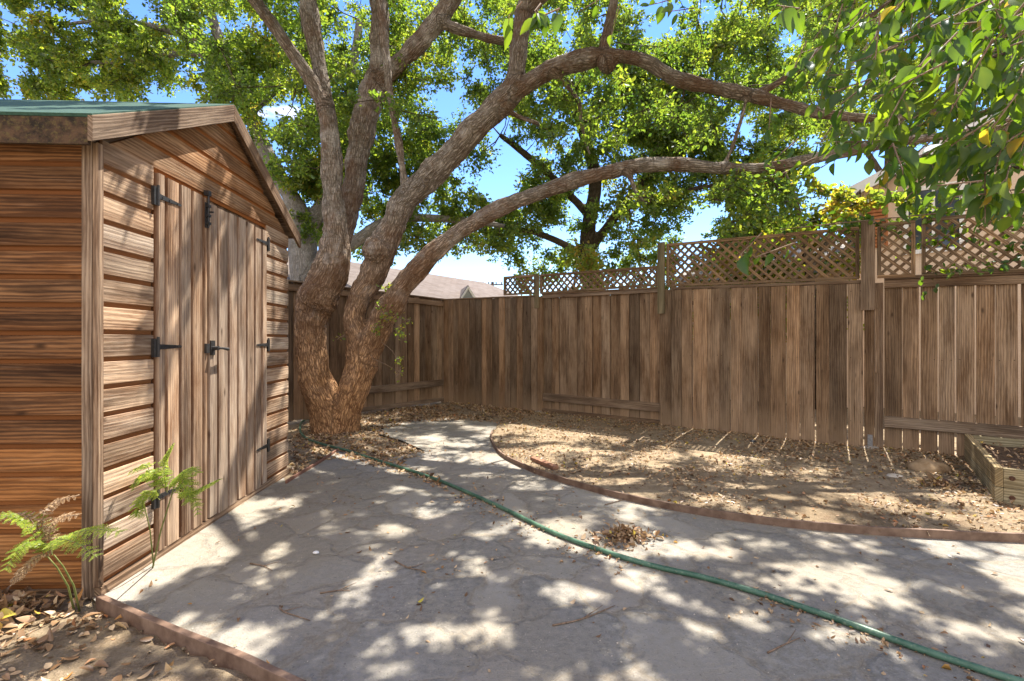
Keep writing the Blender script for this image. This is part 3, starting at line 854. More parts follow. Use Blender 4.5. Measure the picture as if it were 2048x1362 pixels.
def panel(run, a0, a1, n, gap, o0, th, zb, zt, name, parent, mat, nails=(.3, 1.0, 1.75), jitter=.25, seam_shade=False):
    mb = MB(); w = (a1 - a0) / n
    cuts = [a0 + w * i + (random.uniform(-jitter, jitter) * w * .5 if 0 < i < n else 0) for i in range(n + 1)]
    for i in range(n):
        g = gap * random.uniform(.2, 1.8)
        s0, s1 = cuts[i], cuts[i + 1] - g
        z0 = zb + random.uniform(-.015, .012); f = th + random.uniform(-.004, .006); sk = random.uniform(-.002, .002) if seam_shade else random.uniform(-.004, .004)
        run.box(mb, s0, s1, z0, zt(s0) + random.uniform(-.012, .004), o0 + random.uniform(-.002, .002), o0 + f, 2, zt(s1), lean=sk)
        for zn in nails:
            for an in (s0 + .025, s1 - .025):
                if random.random() < .8:
                    zz = zn + random.uniform(-.012, .012)
                    run.box(mb, an - .0045, an + .0045, zz - .0045, zz + .0045, o0 + f - .002, o0 + f + .002, 2, rnd=0.0)
    if seam_shade:    # added dark backing strips, so the seams show as shaded lines
        m = [a0 + w * (i + .5) for i in range(n)]
        for p, q in zip(m[:-1], m[1:]): run.box(mb, p, q - .004, zb + .03, zt(p) - .03, o0 - .008, o0 - .003, 2, rnd=.0)
    return mb.build(name, mat, parent, bevel=.003)
panel(RF, .0, 2.22, 16, .007, .0, .02, .0, lambda a: ztop(a) - .02, 'board_panel', fence, M['fence'], seam_shade=True)
panel(RF, 2.32, 4.30, 13, .007, -.06, .02, .06, lambda a: ztop(a) - .03, 'board_panel', fence, M['fence'], seam_shade=True)
panel(RF, 4.47, 6.62, 14, .009, .0, .02, .0, lambda a: ztop(a) - .03, 'board_panel', fence, M['fence'])
panel(RF, 6.80, 10.2, 23, .012, -.06, .02, .0, lambda a: ztop(a) - .03, 'board_panel', fence, M['fence'])
# caps and rails
def rail(run, a0, a1, z, h, o0, o1, name, parent, mat, zb=None):
    mb = MB(); zb = z if zb is None else zb
    run.box(mb, a0, a1, z, z + h, o0, o1, 0, zb + h, zb)
    return mb.build(name, mat, parent, bevel=.003)
rail(RF, -.02, 2.2, ztop(0) - .02, .022, -.06, .045, 'cap_rail', fence, M['fence_rail'], ztop(2.2) - .02)
rail(RF, 2.31, 4.34, ztop(2.3) - .055, .05, -.035, .012, 'cap_rail', fence, M['fence_rail'], ztop(4.34) - .055)
rail(RF, 2.31, 4.34, ztop(2.3) - .004, .022, -.07, .03, 'cap_rail', fence, M['fence_rail'], ztop(4.34) - .004)
rail(RF, 4.47, 6.64, ztop(4.47) - .03, .035, -.05, .035, 'cap_rail', fence, M['fence_rail'], ztop(6.64) - .03)
rail(RF, 6.80, 10.2, ztop(6.8) - .085, .085, -.038, .004, 'cap_rail', fence, M['fence_rail'], ztop(10.2) - .085)
rail(RF, 6.80, 10.2, ztop(6.8) + .002, .035, -.07, .03, 'cap_rail', fence, M['fence_rail'], ztop(10.2) + .002)
rail(RF, 2.32, 4.31, .215, .12, -.038, .004, 'kick_rail', fence, M['fence_rail'], .20)
rail(RF, 2.32, 4.31, .03, .05, -.036, .03, 'bottom_rail', fence, M['fence_rail'], .035)
rail(RF, 6.80, 10.2, .265, .115, -.038, .004, 'kick_rail', fence, M['fence_rail'], .26)
for a0, a1, m in ((2.225, 2.315, 'fence'), (4.305, 4.465, 'fence'), (6.625, 6.715, 'fence'), (6.718, 6.792, 'fence_rail')):
    mb = MB(); RF.box(mb, a0, a1, .02, ztop(a0) - .03, -.06, .024 if a0 < 6.7 else -.005)
    mb.build('fence_post', M[m], fence, bevel=.003)
# lattice posts fixed on the face of the fence
for a, wd, z0, z1 in ((2.245, .075, 1.73, 2.285), (4.345, .095, 1.57, 2.555), (6.66, .125, 1.53, 2.50), (9.1, .1, 1.5, 2.5)):
    mb = MB(); RF.box(mb, a - wd / 2, a + wd / 2, z0, z1, .046, .085)
    mb.build('fence_post', M['post'] if a < 6 else M['fence_rail'], fence, bevel=.003)
mb = MB(); RF.box(mb, 6.72, 6.76, .85, 1.55, .0, .02); mb.build('batten', M['fence_rail'], fence)
def lattice(a0, a1, z0, z1, z0b, z1b, frame=True, sp=.076, w=.031):
    """diagonal slats in two layers inside a frame"""
    mb = MB(); L = a1 - a0
    lo = lambda a: z0 + (z0b - z0) * (a - a0) / L
    hi = lambda a: z1 + (z1b - z1) * (a - a0) / L
    for sgn, o in ((1, .0), (-1, .009)):
        c = -4.0
        while c < L + 4:
            # line a = a0 + c + sgn * t, z = z0 + t ; clip numerically
            ts = np.linspace(-.4, 2.0, 241); A = a0 + c + sgn * ts; Zv = min(z0, z0b) + ts
            ok = (A > a0 + .01) & (A < a1 - .01)
            ok &= (Zv > np.array([lo(x) for x in A]) + .005) & (Zv < np.array([hi(x) for x in A]) - .005)
            if ok.sum() > 3:
                q0, q1 = ts[ok][0], ts[ok][-1]
                pa, pb = RF.p(a0 + c + sgn * q0, min(z0, z0b) + q0, o + .02), RF.p(a0 + c + sgn * q1, min(z0, z0b) + q1, o + .02)
                dd = (pb - pa).normalized(); nn = RF.n; ss = dd.cross(nn).normalized()
                mb.obox(pa - ss * w / 2, pb - pa, ss * w, nn * .007, axis=0)
            c += sp * 1.414
    lt = mb.build('lattice_panel', M['lattice'], fence)
    fm = MB()
    RF.box(fm, a0, a1, z1 - .035, z1, .012, .044, 0, z1b, z1b - .035)
    RF.box(fm, a0, a1, z0, z0 + .03, .012, .044, 0, z0b + .03, z0b)
    RF.box(fm, a0 - .001, a0 + .034, z0 + .031, z1 - .036, .012, .044); RF.box(fm, a1 - .034, a1 + .001, z0b + .031, z1b - .036, .012, .044)
    fm.build('frame', M['lattice'], lt)
lattice(1.52, 2.20, 1.985, 2.31, 1.97, 2.295); lattice(2.29, 4.29, 1.965, 2.285, 1.96, 2.24)
lattice(4.41, 6.58, 1.94, 2.53, 1.88, 2.46); lattice(6.74, 7.06, 1.875, 2.465, 1.868, 2.46); lattice(7.11, 9.05, 1.87, 2.46, 1.82, 2.44); lattice(9.16, 10.2, 1.82, 2.44, 1.8, 2.42)
mb = MB(); RF.box(mb, 6.655, 6.70, .03, .17, .026, .030); RF.box(mb, 6.655, 6.70, .02, .03, .026, .075)
for i in range(4): mb.tube([RF.p(6.667 + .02 * (i % 2), .06 + .03 * i, .030), RF.p(6.667 + .02 * (i % 2), .06 + .03 * i, .034)], .005, 8)
mb.build('post_bracket', M['galv'], fence)
def lump(mb, c, sx, sy, sz, seed, amp=.18, n=3):
    bm = bmesh.new(); bmesh.ops.create_icosphere(bm, subdivisions=n, radius=1)
    vs = []
    for v in bm.verts:
        k = 1 + amp * mnoise.noise(v.co * 1.6 + Vector((seed, 0, 0))) + amp * .4 * mnoise.noise(v.co * 4 + Vector((seed, 5, 0)))
        vs.append((c[0] + v.co.x * k * sx, c[1] + v.co.y * k * sy, c[2] + v.co.z * k * sz))
    mb.add(vs, [[q.index for q in f.verts] for f in bm.faces]); bm.free()
for a, s in ((2.27, .10), (6.68, .12)):
    mb = MB(); p = RF.p(a, .0, .06); lump(mb, p, s, s * .8, .05, a, .2); mb.build('footing', M['concrete'], fence, smooth=True)

back = thing('wooden_fence', LF.p(2.0, 0, 0), 'shorter plain board fence with kick rail behind the oak trunk', 'fence')
zl = lambda a: 1.985 + .02 * a
panel(LF, .03, 6.6, 46, .006, -.04, .02, .03, zl, 'board_panel', back, M['fence'], seam_shade=True)
rail(LF, .0, 6.6, 1.985, .022, -.07, .03, 'cap_rail', back, M['fence_rail'], 2.117)
rail(LF, .03, 6.6, 1.86, .09, -.018, .02, 'top_rail', back, M['fence_rail'], 1.99)
rail(LF, .03, 2.52, .33, .12, -.018, .022, 'kick_rail', back, M['fence_rail'], .31)
rail(LF, .03, 2.52, .03, .07, -.018, .03, 'bottom_rail', back, M['fence_rail'], .03)
mb = MB(); LF.box(mb, -.05, .028, 0, 1.98, -.06, .02); mb.build('fence_post', M['fence'], back)
for a in (2.53, 5.0):
    mb = MB(); LF.box(mb, a, a + .09, 0, 1.99, -.018, .07); mb.build('fence_post', M['fence'], back, bevel=.003)

# ================================================================== PLANTER
pc = np.array([3.50, 3.575, 0]); pd = np.array([.597, .802, 0]); pr = np.array([.802, -.597, 0])
PL = Run(pc, tuple(pr), tuple(-pd))
planter = thing('raised_planter', pc, 'low square raised planter box of thick olive brown timber filled with soil', 'planter')
H = .28; LEN, WID = 1.58, 1.9
mb = MB(); PL.box(mb, .046, WID, .0, .14, -.045, .0, 0); PL.box(mb, .046, WID, .143, H, -.045, .0, 0); mb.build('side_board', M['planter'], planter, bevel=.004)
mb = MB(); PL.box(mb, .046, WID, .0, H, -LEN, -LEN + .045, 0); mb.build('side_board', M['planter'], planter, bevel=.004)
def side_b(a):
    mb = MB()
    for z0, z1 in ((0, .14), (.143, H + .004)):
        o = PL.p(a, z0, .002); mb.obox(o, tuple(pd * (LEN + .004)), tuple(pr * .045), (0, 0, z1 - z0), axis=0)
    return mb.build('side_board', M['planter'], planter, bevel=.004)
side_b(0); side_b(WID)
for zz in (.075, .215):
    mb = MB(); mb.tube([PL.p(.09, zz, .0), PL.p(.09, zz, .008)], .017, 12); mb.tube([PL.p(.09, zz, .008), PL.p(.09, zz, .013)], .010, 6); mb.build('bolt', M['rust'], planter)
mb = MB(); n = 22
vs, fs = [], []
for i in range(n + 1):
    for j in range(n + 1):
        p = PL.p(.04 + (WID - .03) * i / n, .205 + .03 * mnoise.noise(Vector((i * .4, j * .4, 3))) + .012 * mnoise.noise(Vector((i * 1.3, j * 1.3, 8))), -.03 - (LEN - .05) * j / n); vs.append(p)
for i in range(n):
    for j in range(n): fs.append((i * (n + 1) + j, i * (n + 1) + j + 1, (i + 1) * (n + 1) + j + 1, (i + 1) * (n + 1) + j))
mb.add(vs, fs); mb.build('soil', M['soil'], planter, smooth=True)

# ================================================================== STONES AND BITS
def stone(name, px, py, sx, sy, sz, mat, label, cat, seed, dz=.35, rotless=True):
    c = gp(px, py); mb = MB(); lump(mb, c + np.array([0, 0, sz * dz + .012]), sx, sy, sz, seed, .22)
    return tag(mb.build(name, mat, org=c, smooth=True), label, cat)
stone('boulder', 1856, 947, .165, .13, .085, M['boulder'], 'rounded tan boulder half sunk in the dirt near the planter', 'rock', 1.3)
stone('flat_stone', 1789, 960, .075, .05, .03, M['pale_stone'], 'small pale flat stone beside the tan boulder', 'rock', 4.1)
stone('pebble', 632, 1110, .017, .014, .008, M['white_stone'], 'lone white pebble on the paving near the shed doors', 'pebble', 2.2)
stone('charcoal_lump', 1506, 889, .05, .04, .03, M['dark_stone'], 'small black lump at the foot of the long fence', 'rock', 6.2)
stone('brick_chip', 1480, 888, .035, .02, .012, M['edging'], 'orange brick chip lying by the black lump at the fence foot', 'brick piece', 7.7)
stone('paper_scrap', 958, 819, .10, .05, .008, M['white_stone'], 'white scrap lying on leaf litter near the fence corner', 'scrap', 3.7)
mb = MB(); c = gp(1060, 925); c2 = gp(1100, 942); d = (c2 - c); nn = np.array([-d[1], d[0], 0]); nn = nn / np.linalg.norm(nn) * .06
mb.obox(c + np.array([0, 0, .02]), d * 1.15, nn, (0, 0, .035), axis=0)
tag(mb.build('wood_offcut', M['brickbit'], org=c, bevel=.004), 'small brown wood offcut lying just inside the curved edging', 'wood piece')

# ================================================================== OAK
oak = thing('oak_tree', gp(664, 858), 'large old oak with split ridged trunk and spreading limbs over the yard', 'tree')
D = 6.6
LIMB = {}
LIMB['left'] = px_limb([(672, 885, D, 58), (666, 850, D, 50), (650, 800, D, 41), (631, 755, D, 37), (623, 700, D, 35), (621, 648, D, 36), (632, 600, D, 45), (655, 555, D, 44), (669, 510, D, 36), (671, 470, D, 31), (666, 400, D, 24), (664, 330, D, 24), (658, 250, D, 22), (650, 205, D, 22)])
LIMB['right'] = px_limb([(684, 885, D, 46), (688, 850, D, 39), (699, 805, D, 35), (715, 760, D, 34), (726, 718, D, 37), (722, 680, D, 33), (711, 640, D, 27), (718, 600, D, 28), (743, 555, D, 30), (764, 500, D, 34), (783, 455, D, 30), (806, 405, D, 30), (846, 366, D - .05, 31), (900, 310, D - .1, 30), (955, 252, D - .15, 29), (1005, 205, D - .2, 30), (1036, 165, D - .25, 28)])
LIMB['low'] = px_limb([(730, 715, D, 33), (748, 675, D - .05, 30), (772, 625, D - .1, 31), (815, 562, D - .2, 25), (880, 493, D - .3, 22), (950, 442, D - .4, 20), (1030, 404, D - .5, 19), (1110, 375, D - .6, 19), (1190, 350, D - .7, 18), (1270, 332, D - .8, 18), (1350, 329, D - .9, 17), (1450, 337, D - 1.0, 15), (1530, 336, D - 1.05, 13), (1600, 322, D - 1.1, 13), (1700, 302, D - 1.15, 13), (1800, 283, D - 1.2, 12), (1900, 270, D - 1.2, 9), (2020, 240, D - 1.2, 6)])
LIMB['up_left'] = px_limb([(652, 212, D, 20), (630, 175, D - .05, 17), (602, 130, D - .15, 16), (565, 78, D - .3, 15), (528, 25, D - .45, 15), (495, -35, D - .6, 14), (450, -130, D - .8, 12), (420, -260, D - 1, 9)])
LIMB['up_mid'] = px_limb([(654, 225, D, 20), (645, 170, D + .05, 18), (634, 110, D + .1, 19), (624, 55, D + .1, 20), (614, 0, D + .1, 19), (600, -90, D, 17), (610, -220, D - .2, 13), (650, -380, D - .4, 9)])
LIMB['mid'] = px_limb([(668, 500, D + .1, 30), (690, 440, D + .35, 28), (705, 385, D + .45, 26), (713, 330, D + .5, 25), (722, 270, D + .5, 30), (738, 205, D + .5, 31), (757, 150, D + .5, 27)])
LIMB['mid_up'] = px_limb([(757, 155, D + .5, 23), (760, 80, D + .5, 22), (757, 0, D + .4, 21), (745, -110, D + .2, 18), (760, -260, D, 13), (820, -420, D - .3, 9)])
LIMB['mid_right'] = px_limb([(757, 165, D + .5, 22), (800, 125, D + .45, 20), (838, 85, D + .4, 22), (872, 45, D + .35, 23), (905, -10, D + .3, 22), (950, -90, D, 18), (1040, -200, D - .4, 13), (1150, -330, D - .8, 9)])
LIMB['mid_right_side'] = px_limb([(880, 45, D + .35, 12), (930, 62, D + .4, 11), (985, 78, D + .6, 10), (1060, 90, D + .9, 7)])
LIMB['thin'] = px_limb([(812, 395, D, 10), (806, 345, D - .1, 9), (796, 280, D - .15, 9), (782, 200, D - .15, 9), (774, 130, D - .1, 10), (766, 60, D - .05, 11), (758, -30, D, 10), (742, -150, D, 7)])
LIMB['up_fork'] = px_limb([(1026, 180, D - .22, 26), (1035, 130, D - .25, 22), (1040, 80, D - .3, 22), (1050, 20, D - .35, 20), (1062, -50, D - .5, 18), (1110, -160, D - .8, 14), (1200, -330, D - 1.2, 9)])
LIMB['arch'] = px_limb([(1022, 190, D - .22, 22), (1062, 162, D - .3, 21), (1105, 138, D - .4, 22), (1160, 122, D - .5, 24), (1212, 112, D - .6, 19), (1262, 115, D - .7, 15), (1305, 130, D - .75, 17), (1345, 155, D - .8, 17), (1400, 170, D - .85, 16), (1480, 186, D - .95, 15), (1560, 206, D - 1.05, 14), (1640, 226, D - 1.1, 12), (1750, 237, D - 1.15, 10), (1850, 228, D - 1.2, 7), (1960, 205, D - 1.2, 5)])
LIMB['arch_up'] = px_limb([(1205, 118, D - .58, 15), (1213, 70, D - .6, 13), (1226, 10, D - .7, 11), (1245, -70, D - .9, 9), (1290, -190, D - 1.2, 7)])
LIMB['arch_side'] = px_limb([(1500, 190, D - .97, 9), (1545, 172, D - 1, 9), (1590, 140, D - 1.1, 9), (1650, 92, D - 1.2, 8), (1710, 55, D - 1.3, 8), (1775, 5, D - 1.4, 6), (1850, -70, D - 1.6, 5)])
LIMB['low_twig'] = px_limb([(1445, 335, D - 1, 6), (1462, 300, D - 1, 5), (1482, 240, D - 1, 5), (1494, 190, D - .95, 4)])
LIMB['low_drop'] = px_limb([(1255, 345, D - .78, 7), (1265, 365, D - .78, 6), (1272, 385, D - .8, 5), (1290, 402, D - .8, 3)])
LIMB['drop'] = px_limb([(1110, 150, D - .4, 7), (1135, 175, D - .3, 6), (1158, 205, D - .2, 6), (1162, 240, D - .1, 5), (1170, 280, D, 4), (1180, 310, D, 3)])
LIMB['drop2'] = px_limb([(1012, 222, D - .2, 7), (1050, 238, D - .1, 6), (1082, 250, D, 5)])
for hx, hy in ((1, .3), (.2, -.6), (1.4, -.5)):      # limbs above the frame that carry the crown over the yard
    b0 = np.array(LIMB['up_fork'][3][:3])
    LIMB['over%d' % len(LIMB)] = [tuple(b0 + np.array([hx * t, hy * t, 1.0 * t - .06 * t * t])) + (.10 * (1 - t / 4.2),) for t in (0, .8, 1.6, 2.4, 3.2)]
b0 = np.array(LIMB['up_left'][4][:3])
LIMB['over_l'] = [tuple(b0 + np.array([-.6 * t, -.55 * t, .8 * t - .05 * t * t])) + (.08 * (1 - t / 4.2),) for t in (0, .8, 1.6, 2.4, 3.2)]
BIG = [v for k, v in LIMB.items()]
knot = at(852, 362, D - .32)
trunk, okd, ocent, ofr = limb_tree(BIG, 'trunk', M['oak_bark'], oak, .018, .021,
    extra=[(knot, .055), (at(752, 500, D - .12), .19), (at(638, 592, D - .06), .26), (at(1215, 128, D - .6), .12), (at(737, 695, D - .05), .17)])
# knot ring
mb = MB(); kc = Vector(knot) + Vector((.01, -.055, -.0)); pts = []
for i in range(13):
    a = 2 * math.pi * i / 12; pts.append(kc + Vector((math.cos(a) * .034, .004, math.sin(a) * .03)))
mb.tube(pts, .015, 8, caps=False); ko = mb.build('knot', M['far_bark'], oak, smooth=True)
mb = MB(); lump(mb, kc + Vector((0, .012, 0)), .028, .012, .024, 3.0); mb.build('heartwood', M['pole'], ko, smooth=True)

def branch_to(segs, c, kd, cents, frames, maxr=.022):
    """a crooked branchlet from the nearest limb to a leaf clump"""
    _, j, dist = kd.find(Vector(c)); s = np.array(cents[j]); r0 = min(maxr, .006 + .012 * dist, frames[j][4] * .6)
    n = max(3, int(dist / .35)); prev = s
    side = RS.normal(size=3) * .10 * dist
    for i in range(1, n + 1):
        t = i / n
        p = s + (c - s) * t + side * math.sin(t * math.pi) + RS.normal(size=3) * .03 * (t < 1)
        segs.add(prev, p, r0 * (1 - .75 * (i - 1) / n), r0 * (1 - .75 * t)); prev = p

def grow(segs, cs, kd, cents, frames, maxr=.022):
    """each clump hangs on the nearest limb or on a clump already hung"""
    ds = [kd.find(Vector(c))[2] for c in cs]; done = []
    for k in np.argsort(ds):
        c = cs[k]
        if done:
            A = np.array(done); q = np.linalg.norm(A - c, axis=1); j = int(q.argmin())
            if q[j] < ds[k] * .9:
                p = A[j]; m = (p + c) / 2 + RS.normal(size=3) * .06 * q[j]
                segs.add(p, m, .009, .007); segs.add(m, c, .007, .005); done.append(c); continue
        branch_to(segs, c, kd, cents, frames, maxr); done.append(c)

def project(p):
    y = max(p[1], .05); return CX + FPX * p[0] / y, CY - FPX * (p[2] - CAMH) / y

# open sky between the crowns, as ellipses seen from the yard
GAPS = [(1000, 330, 30, 55), (1405, 430, 36, 45), (1735, 320, 60, 38), (25, 130, 25, 35), (920, 550, 110, 40), (1490, 245, 22, 30), (150, 30, 22, 14), (1330, 60, 40, 18), (270, 12, 22, 12), (1580, 75, 26, 40), (885, 215, 30, 16), (370, 180, 26, 10), (690, 30, 14, 40)]
LOWB = ([-400, 0, 200, 430, 480, 560, 700, 900, 1000, 1100, 1320, 1500, 1650, 1900, 2400], [185, 185, 195, 195, 300, 330, 280, 250, 200, 250, 260, 300, 330, 330, 330])
def allowed(p, r, low=LOWB, gaps=GAPS):
    px, py = project(p)
    R = r * FPX / max(p[1], .3)
    if -150 < px < 2200 and py > -60:
        if py + R * .75 > np.interp(px, *low): return False
    for gx, gy, ga, gb_ in gaps:
        if ((px - gx) / (ga + R * .62)) ** 2 + ((py - gy) / (gb_ + R * .62)) ** 2 < 1: return False
    return True

def scatter(n, box, rr, ok, maxtry=40000):
    cs, rs = [], []
    for _ in range(maxtry):
        if len(cs) >= n: break
        p = np.array([random.uniform(*box[0]), random.uniform(*box[1]), random.uniform(*box[2])]); r = random.uniform(*rr)
        if ok(p, r): cs.append(p); rs.append(r)
    return cs, rs
def ok_oak(p, r):
    px, py = project(p)
    _, _, dist = okd.find(Vector(p))
    return dist < 3.0 and -250 < px < 1120 and py > -120 and allowed(p, r)
cs, rs = scatter(95, ((-5.2, 5.5), (7.1, 9.6), (3.0, 8.0)), (.28, .52), ok_oak)
n_vis = len(cs)
# the low sheet of crown over the yard, just above what the photo frames
oc, orr = [], []
while len(oc) < 345:
    x, y, r = random.uniform(-3.6, 5.6), random.uniform(2.4, 7.4), random.uniform(.10, .25 if random.random() < .7 else .32)
    if x > 2.2 and y > 4.2 and random.random() < .45: continue
    if -1.9 < x < .2 and 3.7 < y < 6.6 and random.random() < .84: continue
    p = np.array([x, y, 1.36 + .70 * y + r * 1.2 + random.uniform(0, 1.0)])
    _, _, dist = okd.find(Vector(p))
    if dist < 3.0: oc.append(p); orr.append(r)
while len(oc) < 393:     # over the broad-leaved tree
    x, y, r = random.uniform(1.2, 3.8), random.uniform(2.2, 4.0), random.uniform(.15, .3)
    oc.append(np.array([x, y, 1.36 + .70 * y + r * 1.2 + random.uniform(.1, 1.0)])); orr.append(r)
def ok_right(p, r):
    return 1120 < project(p)[0] < 1750 and okd.find(Vector(p))[2] < 2.2 and allowed(p, r)
cR = scatter(85, ((.8, 6.5), (6.2, 8.8), (3.4, 7.5)), (.14, .30), ok_right)
cs = cs + cR[0]; rs = rs + cR[1]
# sprays hanging from the long limbs
for px, py, y, r in [(1430, 400, 5.55, .26), (1470, 370, 5.5, .3), (1510, 410, 5.4, .3), (1545, 360, 5.4, .3), (1480, 440, 5.45, .24), (1570, 400, 5.3, .24), (1290, 395, 5.8, .2), (1330, 380, 5.7, .2), (1260, 420, 5.8, .16),
                     (1130, 200, 6.3, .3), (1180, 240, 6.2, .3), (1220, 190, 6.1, .28), (1240, 270, 6.1, .26), (1290, 220, 6, .3), (1100, 260, 6.4, .25), (1350, 230, 6.0, .28), (1380, 290, 6.0, .24), (1420, 215, 5.9, .24),
                     (760, 200, 6.3, .16), (705, 205, 6.3, .15), (800, 220, 6.3, .2), (840, 230, 6.4, .24), (690, 130, 6.4, .2), (560, 250, 6.9, .25), (600, 330, 7, .25), (540, 330, 7.2, .3), (590, 180, 6.7, .22)]:
    cs.append(at(px, py, y)); rs.append(r)
tw = Segs()
grow(tw, cs + oc, okd, ocent, ofr)
P, Dd, Nn, S, R = clumps(cs, rs, 850, .06, tw)
V, F, rr_ = leaf_arrays(P, Dd, Nn, S, R)
P, Dd, Nn, S, R = clumps(oc, orr, 1500, .078, tw)
V2, F2, r2 = leaf_arrays(P, Dd, Nn, S, R)
np_mesh('crown', np.vstack([V, V2]), np.vstack([F, F2 + len(V)]), {'rnd': np.concatenate([rr_, r2])}, M['oak_leaf'], oak)
V, F = tw.arrays(); np_mesh('branchlets', V, F, {}, M['far_bark'], oak)
# green shoots at the forks of the trunk
sh = Segs()
sc_, sr_ = [], []
for px, py, y, r in [(765, 610, 6.35, .10), (780, 640, 6.3, .12), (800, 665, 6.25, .10), (770, 575, 6.4, .09), (815, 640, 6.2, .06), (795, 720, 6.25, .07), (800, 745, 6.2, .05), (680, 675, 6.4, .05), (755, 655, 6.3, .09)]:
    sc_.append(at(px, py, y)); sr_.append(r); branch_to(sh, at(px, py, y), okd, ocent, ofr, .006)
P, Dd, Nn, S, R = clumps(sc_, sr_, 1500, .04, sh, .25)
V, F, rr_ = leaf_arrays(P, Dd, Nn, S, R)
so = np_mesh('shoot', V, F, {'rnd': rr_}, M['oak_leaf'], oak)
V, F = sh.arrays(); np_mesh('stem', V, F, {}, M['twig'], so)

# ================================================================== TREES BEYOND THE FENCES
def bg_tree(name, base, label, limbs, cl, per, size, mat, bark_mat, bright=0., vox=.03, group=None, ntw=15):
    t = thing(name, base, label, 'tree', group)
    _, kd, ce, frm = limb_tree(limbs, 'trunk', bark_mat, t, vox, .008)
    sg = Segs()
    grow(sg, cl[0], kd, ce, frm, .03)
    P, Dd, Nn, S, R = clumps(cl[0], cl[1], per, size, sg, bright, ntw=ntw)
    V, F, q = leaf_arrays(P, Dd, Nn, S, R)
    np_mesh('crown', V, F, {'rnd': q}, mat, t)
    V, F = sg.arrays(); np_mesh('branchlets', V, F, {}, M['far_bark'], t)
    return t
def px_cloud(n, poly, depth, rr, gaps=GAPS, gs=.55):
    xs = [p[0] for p in poly]; ys = [p[1] for p in poly]
    cs, rs = [], []
    for _ in range(20000):
        if len(cs) >= n: break
        px, py = random.uniform(min(xs), max(xs)), random.uniform(min(ys), max(ys))
        if not inside(poly, np.array([px]), np.array([py]))[0]: continue
        y = random.uniform(*depth); r = random.uniform(*rr); Rp = r * FPX / y
        if any(((px - a) / (c + Rp * gs)) ** 2 + ((py - b) / (d + Rp * gs)) ** 2 < 1 for a, b, c, d in gaps): continue
        cs.append(at(px, py, y)); rs.append(r)
    return cs, rs
G = 10.2
gl = [px_limb([(612, 850, G, 36), (612, 700, G, 34), (608, 560, G, 32), (606, 500, G, 33), (604, 450, G, 32), (590, 410, G, 22), (562, 360, G, 18), (530, 300, G, 18), (500, 230, G, 17), (468, 165, G, 15), (446, 100, G, 13), (420, 20, G, 11), (400, -90, G, 8)]),
      px_limb([(606, 460, G, 26), (640, 420, G + .2, 20), (668, 370, G + .3, 17), (690, 290, G + .4, 15), (700, 180, G + .4, 12), (720, 40, G + .4, 9)]),
      px_limb([(612, 560, G, 24), (660, 520, G + .1, 17), (715, 480, G + .2, 15), (765, 447, G + .3, 13), (830, 436, G + .4, 10), (920, 440, G + .5, 9), (1010, 452, G + .6, 6)]),
      px_limb([(470, 165, G, 9), (430, 120, G, 8), (370, 105, G - .2, 8), (290, 120, G - .4, 7), (180, 125, G - .6, 5)]),
      px_limb([(446, 100, G, 8), (330, 60, G - .3, 7), (230, 40, G - .6, 6), (120, 50, G - .9, 4)]),
      px_limb([(500, 230, G, 7), (545, 190, G - .2, 6), (590, 150, G - .3, 5), (625, 150, G - .3, 3)])]
c1 = px_cloud(210, [(-200, -120), (620, -120), (720, 60), (720, 480), (660, 500), (560, 420), (520, 330), (470, 230), (380, 190), (-200, 200)], (9.0, 11.8), (.3, .55), GAPS, .4)
c4 = px_cloud(75, [(-150, -90), (340, -90), (340, 150), (200, 195), (-150, 200)], (8.6, 10.2), (.25, .45), GAPS, .4)
c1 = (c1[0] + c4[0], c1[1] + c4[1])
c2 = px_cloud(60, [(640, 250), (1010, 250), (1010, 500), (880, 520), (800, 500), (700, 520)], (10, 12), (.3, .5))
bg_tree('grey_barked_tree', tuple(gp(612, 838)[:2] * (10.2 / gp(612, 838)[1])) + (0,), 'smooth pale grey trunked tree beyond the fence, between shed and oak', gl, (c1[0] + c2[0], c1[1] + c2[1]), 800, .076, M['bg_leaf'], M['grey_bark'], .06)

G2 = 11.5
cl = [px_limb([(1180, 790, G2, 22), (1185, 640, G2, 20), (1175, 480, G2, 18), (1190, 360, G2, 15), (1160, 240, G2, 12), (1130, 120, G2, 9)]),
      px_limb([(1180, 500, G2, 12), (1240, 420, G2, 11), (1300, 340, G2, 9), (1340, 240, G2, 7), (1370, 140, G2, 5)]),
      px_limb([(1178, 430, G2, 10), (1110, 360, G2, 9), (1040, 300, G2 - .2, 8), (1000, 270, G2 - .3, 6)]),
      px_limb([(1240, 420, G2, 8), (1330, 390, G2 - .4, 7), (1430, 370, G2 - .7, 5)]),
      px_limb([(1185, 520, G2, 10), (1110, 480, G2 - .3, 8), (1040, 460, G2 - .5, 6), (980, 480, G2 - .6, 4)])]
c1 = px_cloud(150, [(1000, 100), (1440, 90), (1460, 380), (1380, 480), (1330, 560), (1090, 560), (1050, 540), (960, 515), (900, 510), (880, 470), (960, 430), (1030, 330)], (10.6, 12.2), (.26, .5))
c3 = px_cloud(330, [(620, -90), (1800, -90), (1760, 280), (1620, 300), (1480, 430), (1050, 430), (930, 500), (720, 500), (620, 300)], (10.5, 12.8), (.26, .52), GAPS, .3)
c5 = px_cloud(150, [(1220, 40), (1600, 40), (1620, 470), (1440, 480), (1300, 420)], (10.4, 12.2), (.26, .48), GAPS, .3)
c3 = (c3[0] + c5[0], c3[1] + c5[1])
bg_tree('leafy_tree', tuple(at(1180, 790, G2)[:2]) + (0,), 'dense rounded green tree beyond the low lattice and plain fence corner', cl, (c1[0] + c3[0], c1[1] + c3[1]), 600, .078, M['bg_leaf'], M['far_bark'], .0)

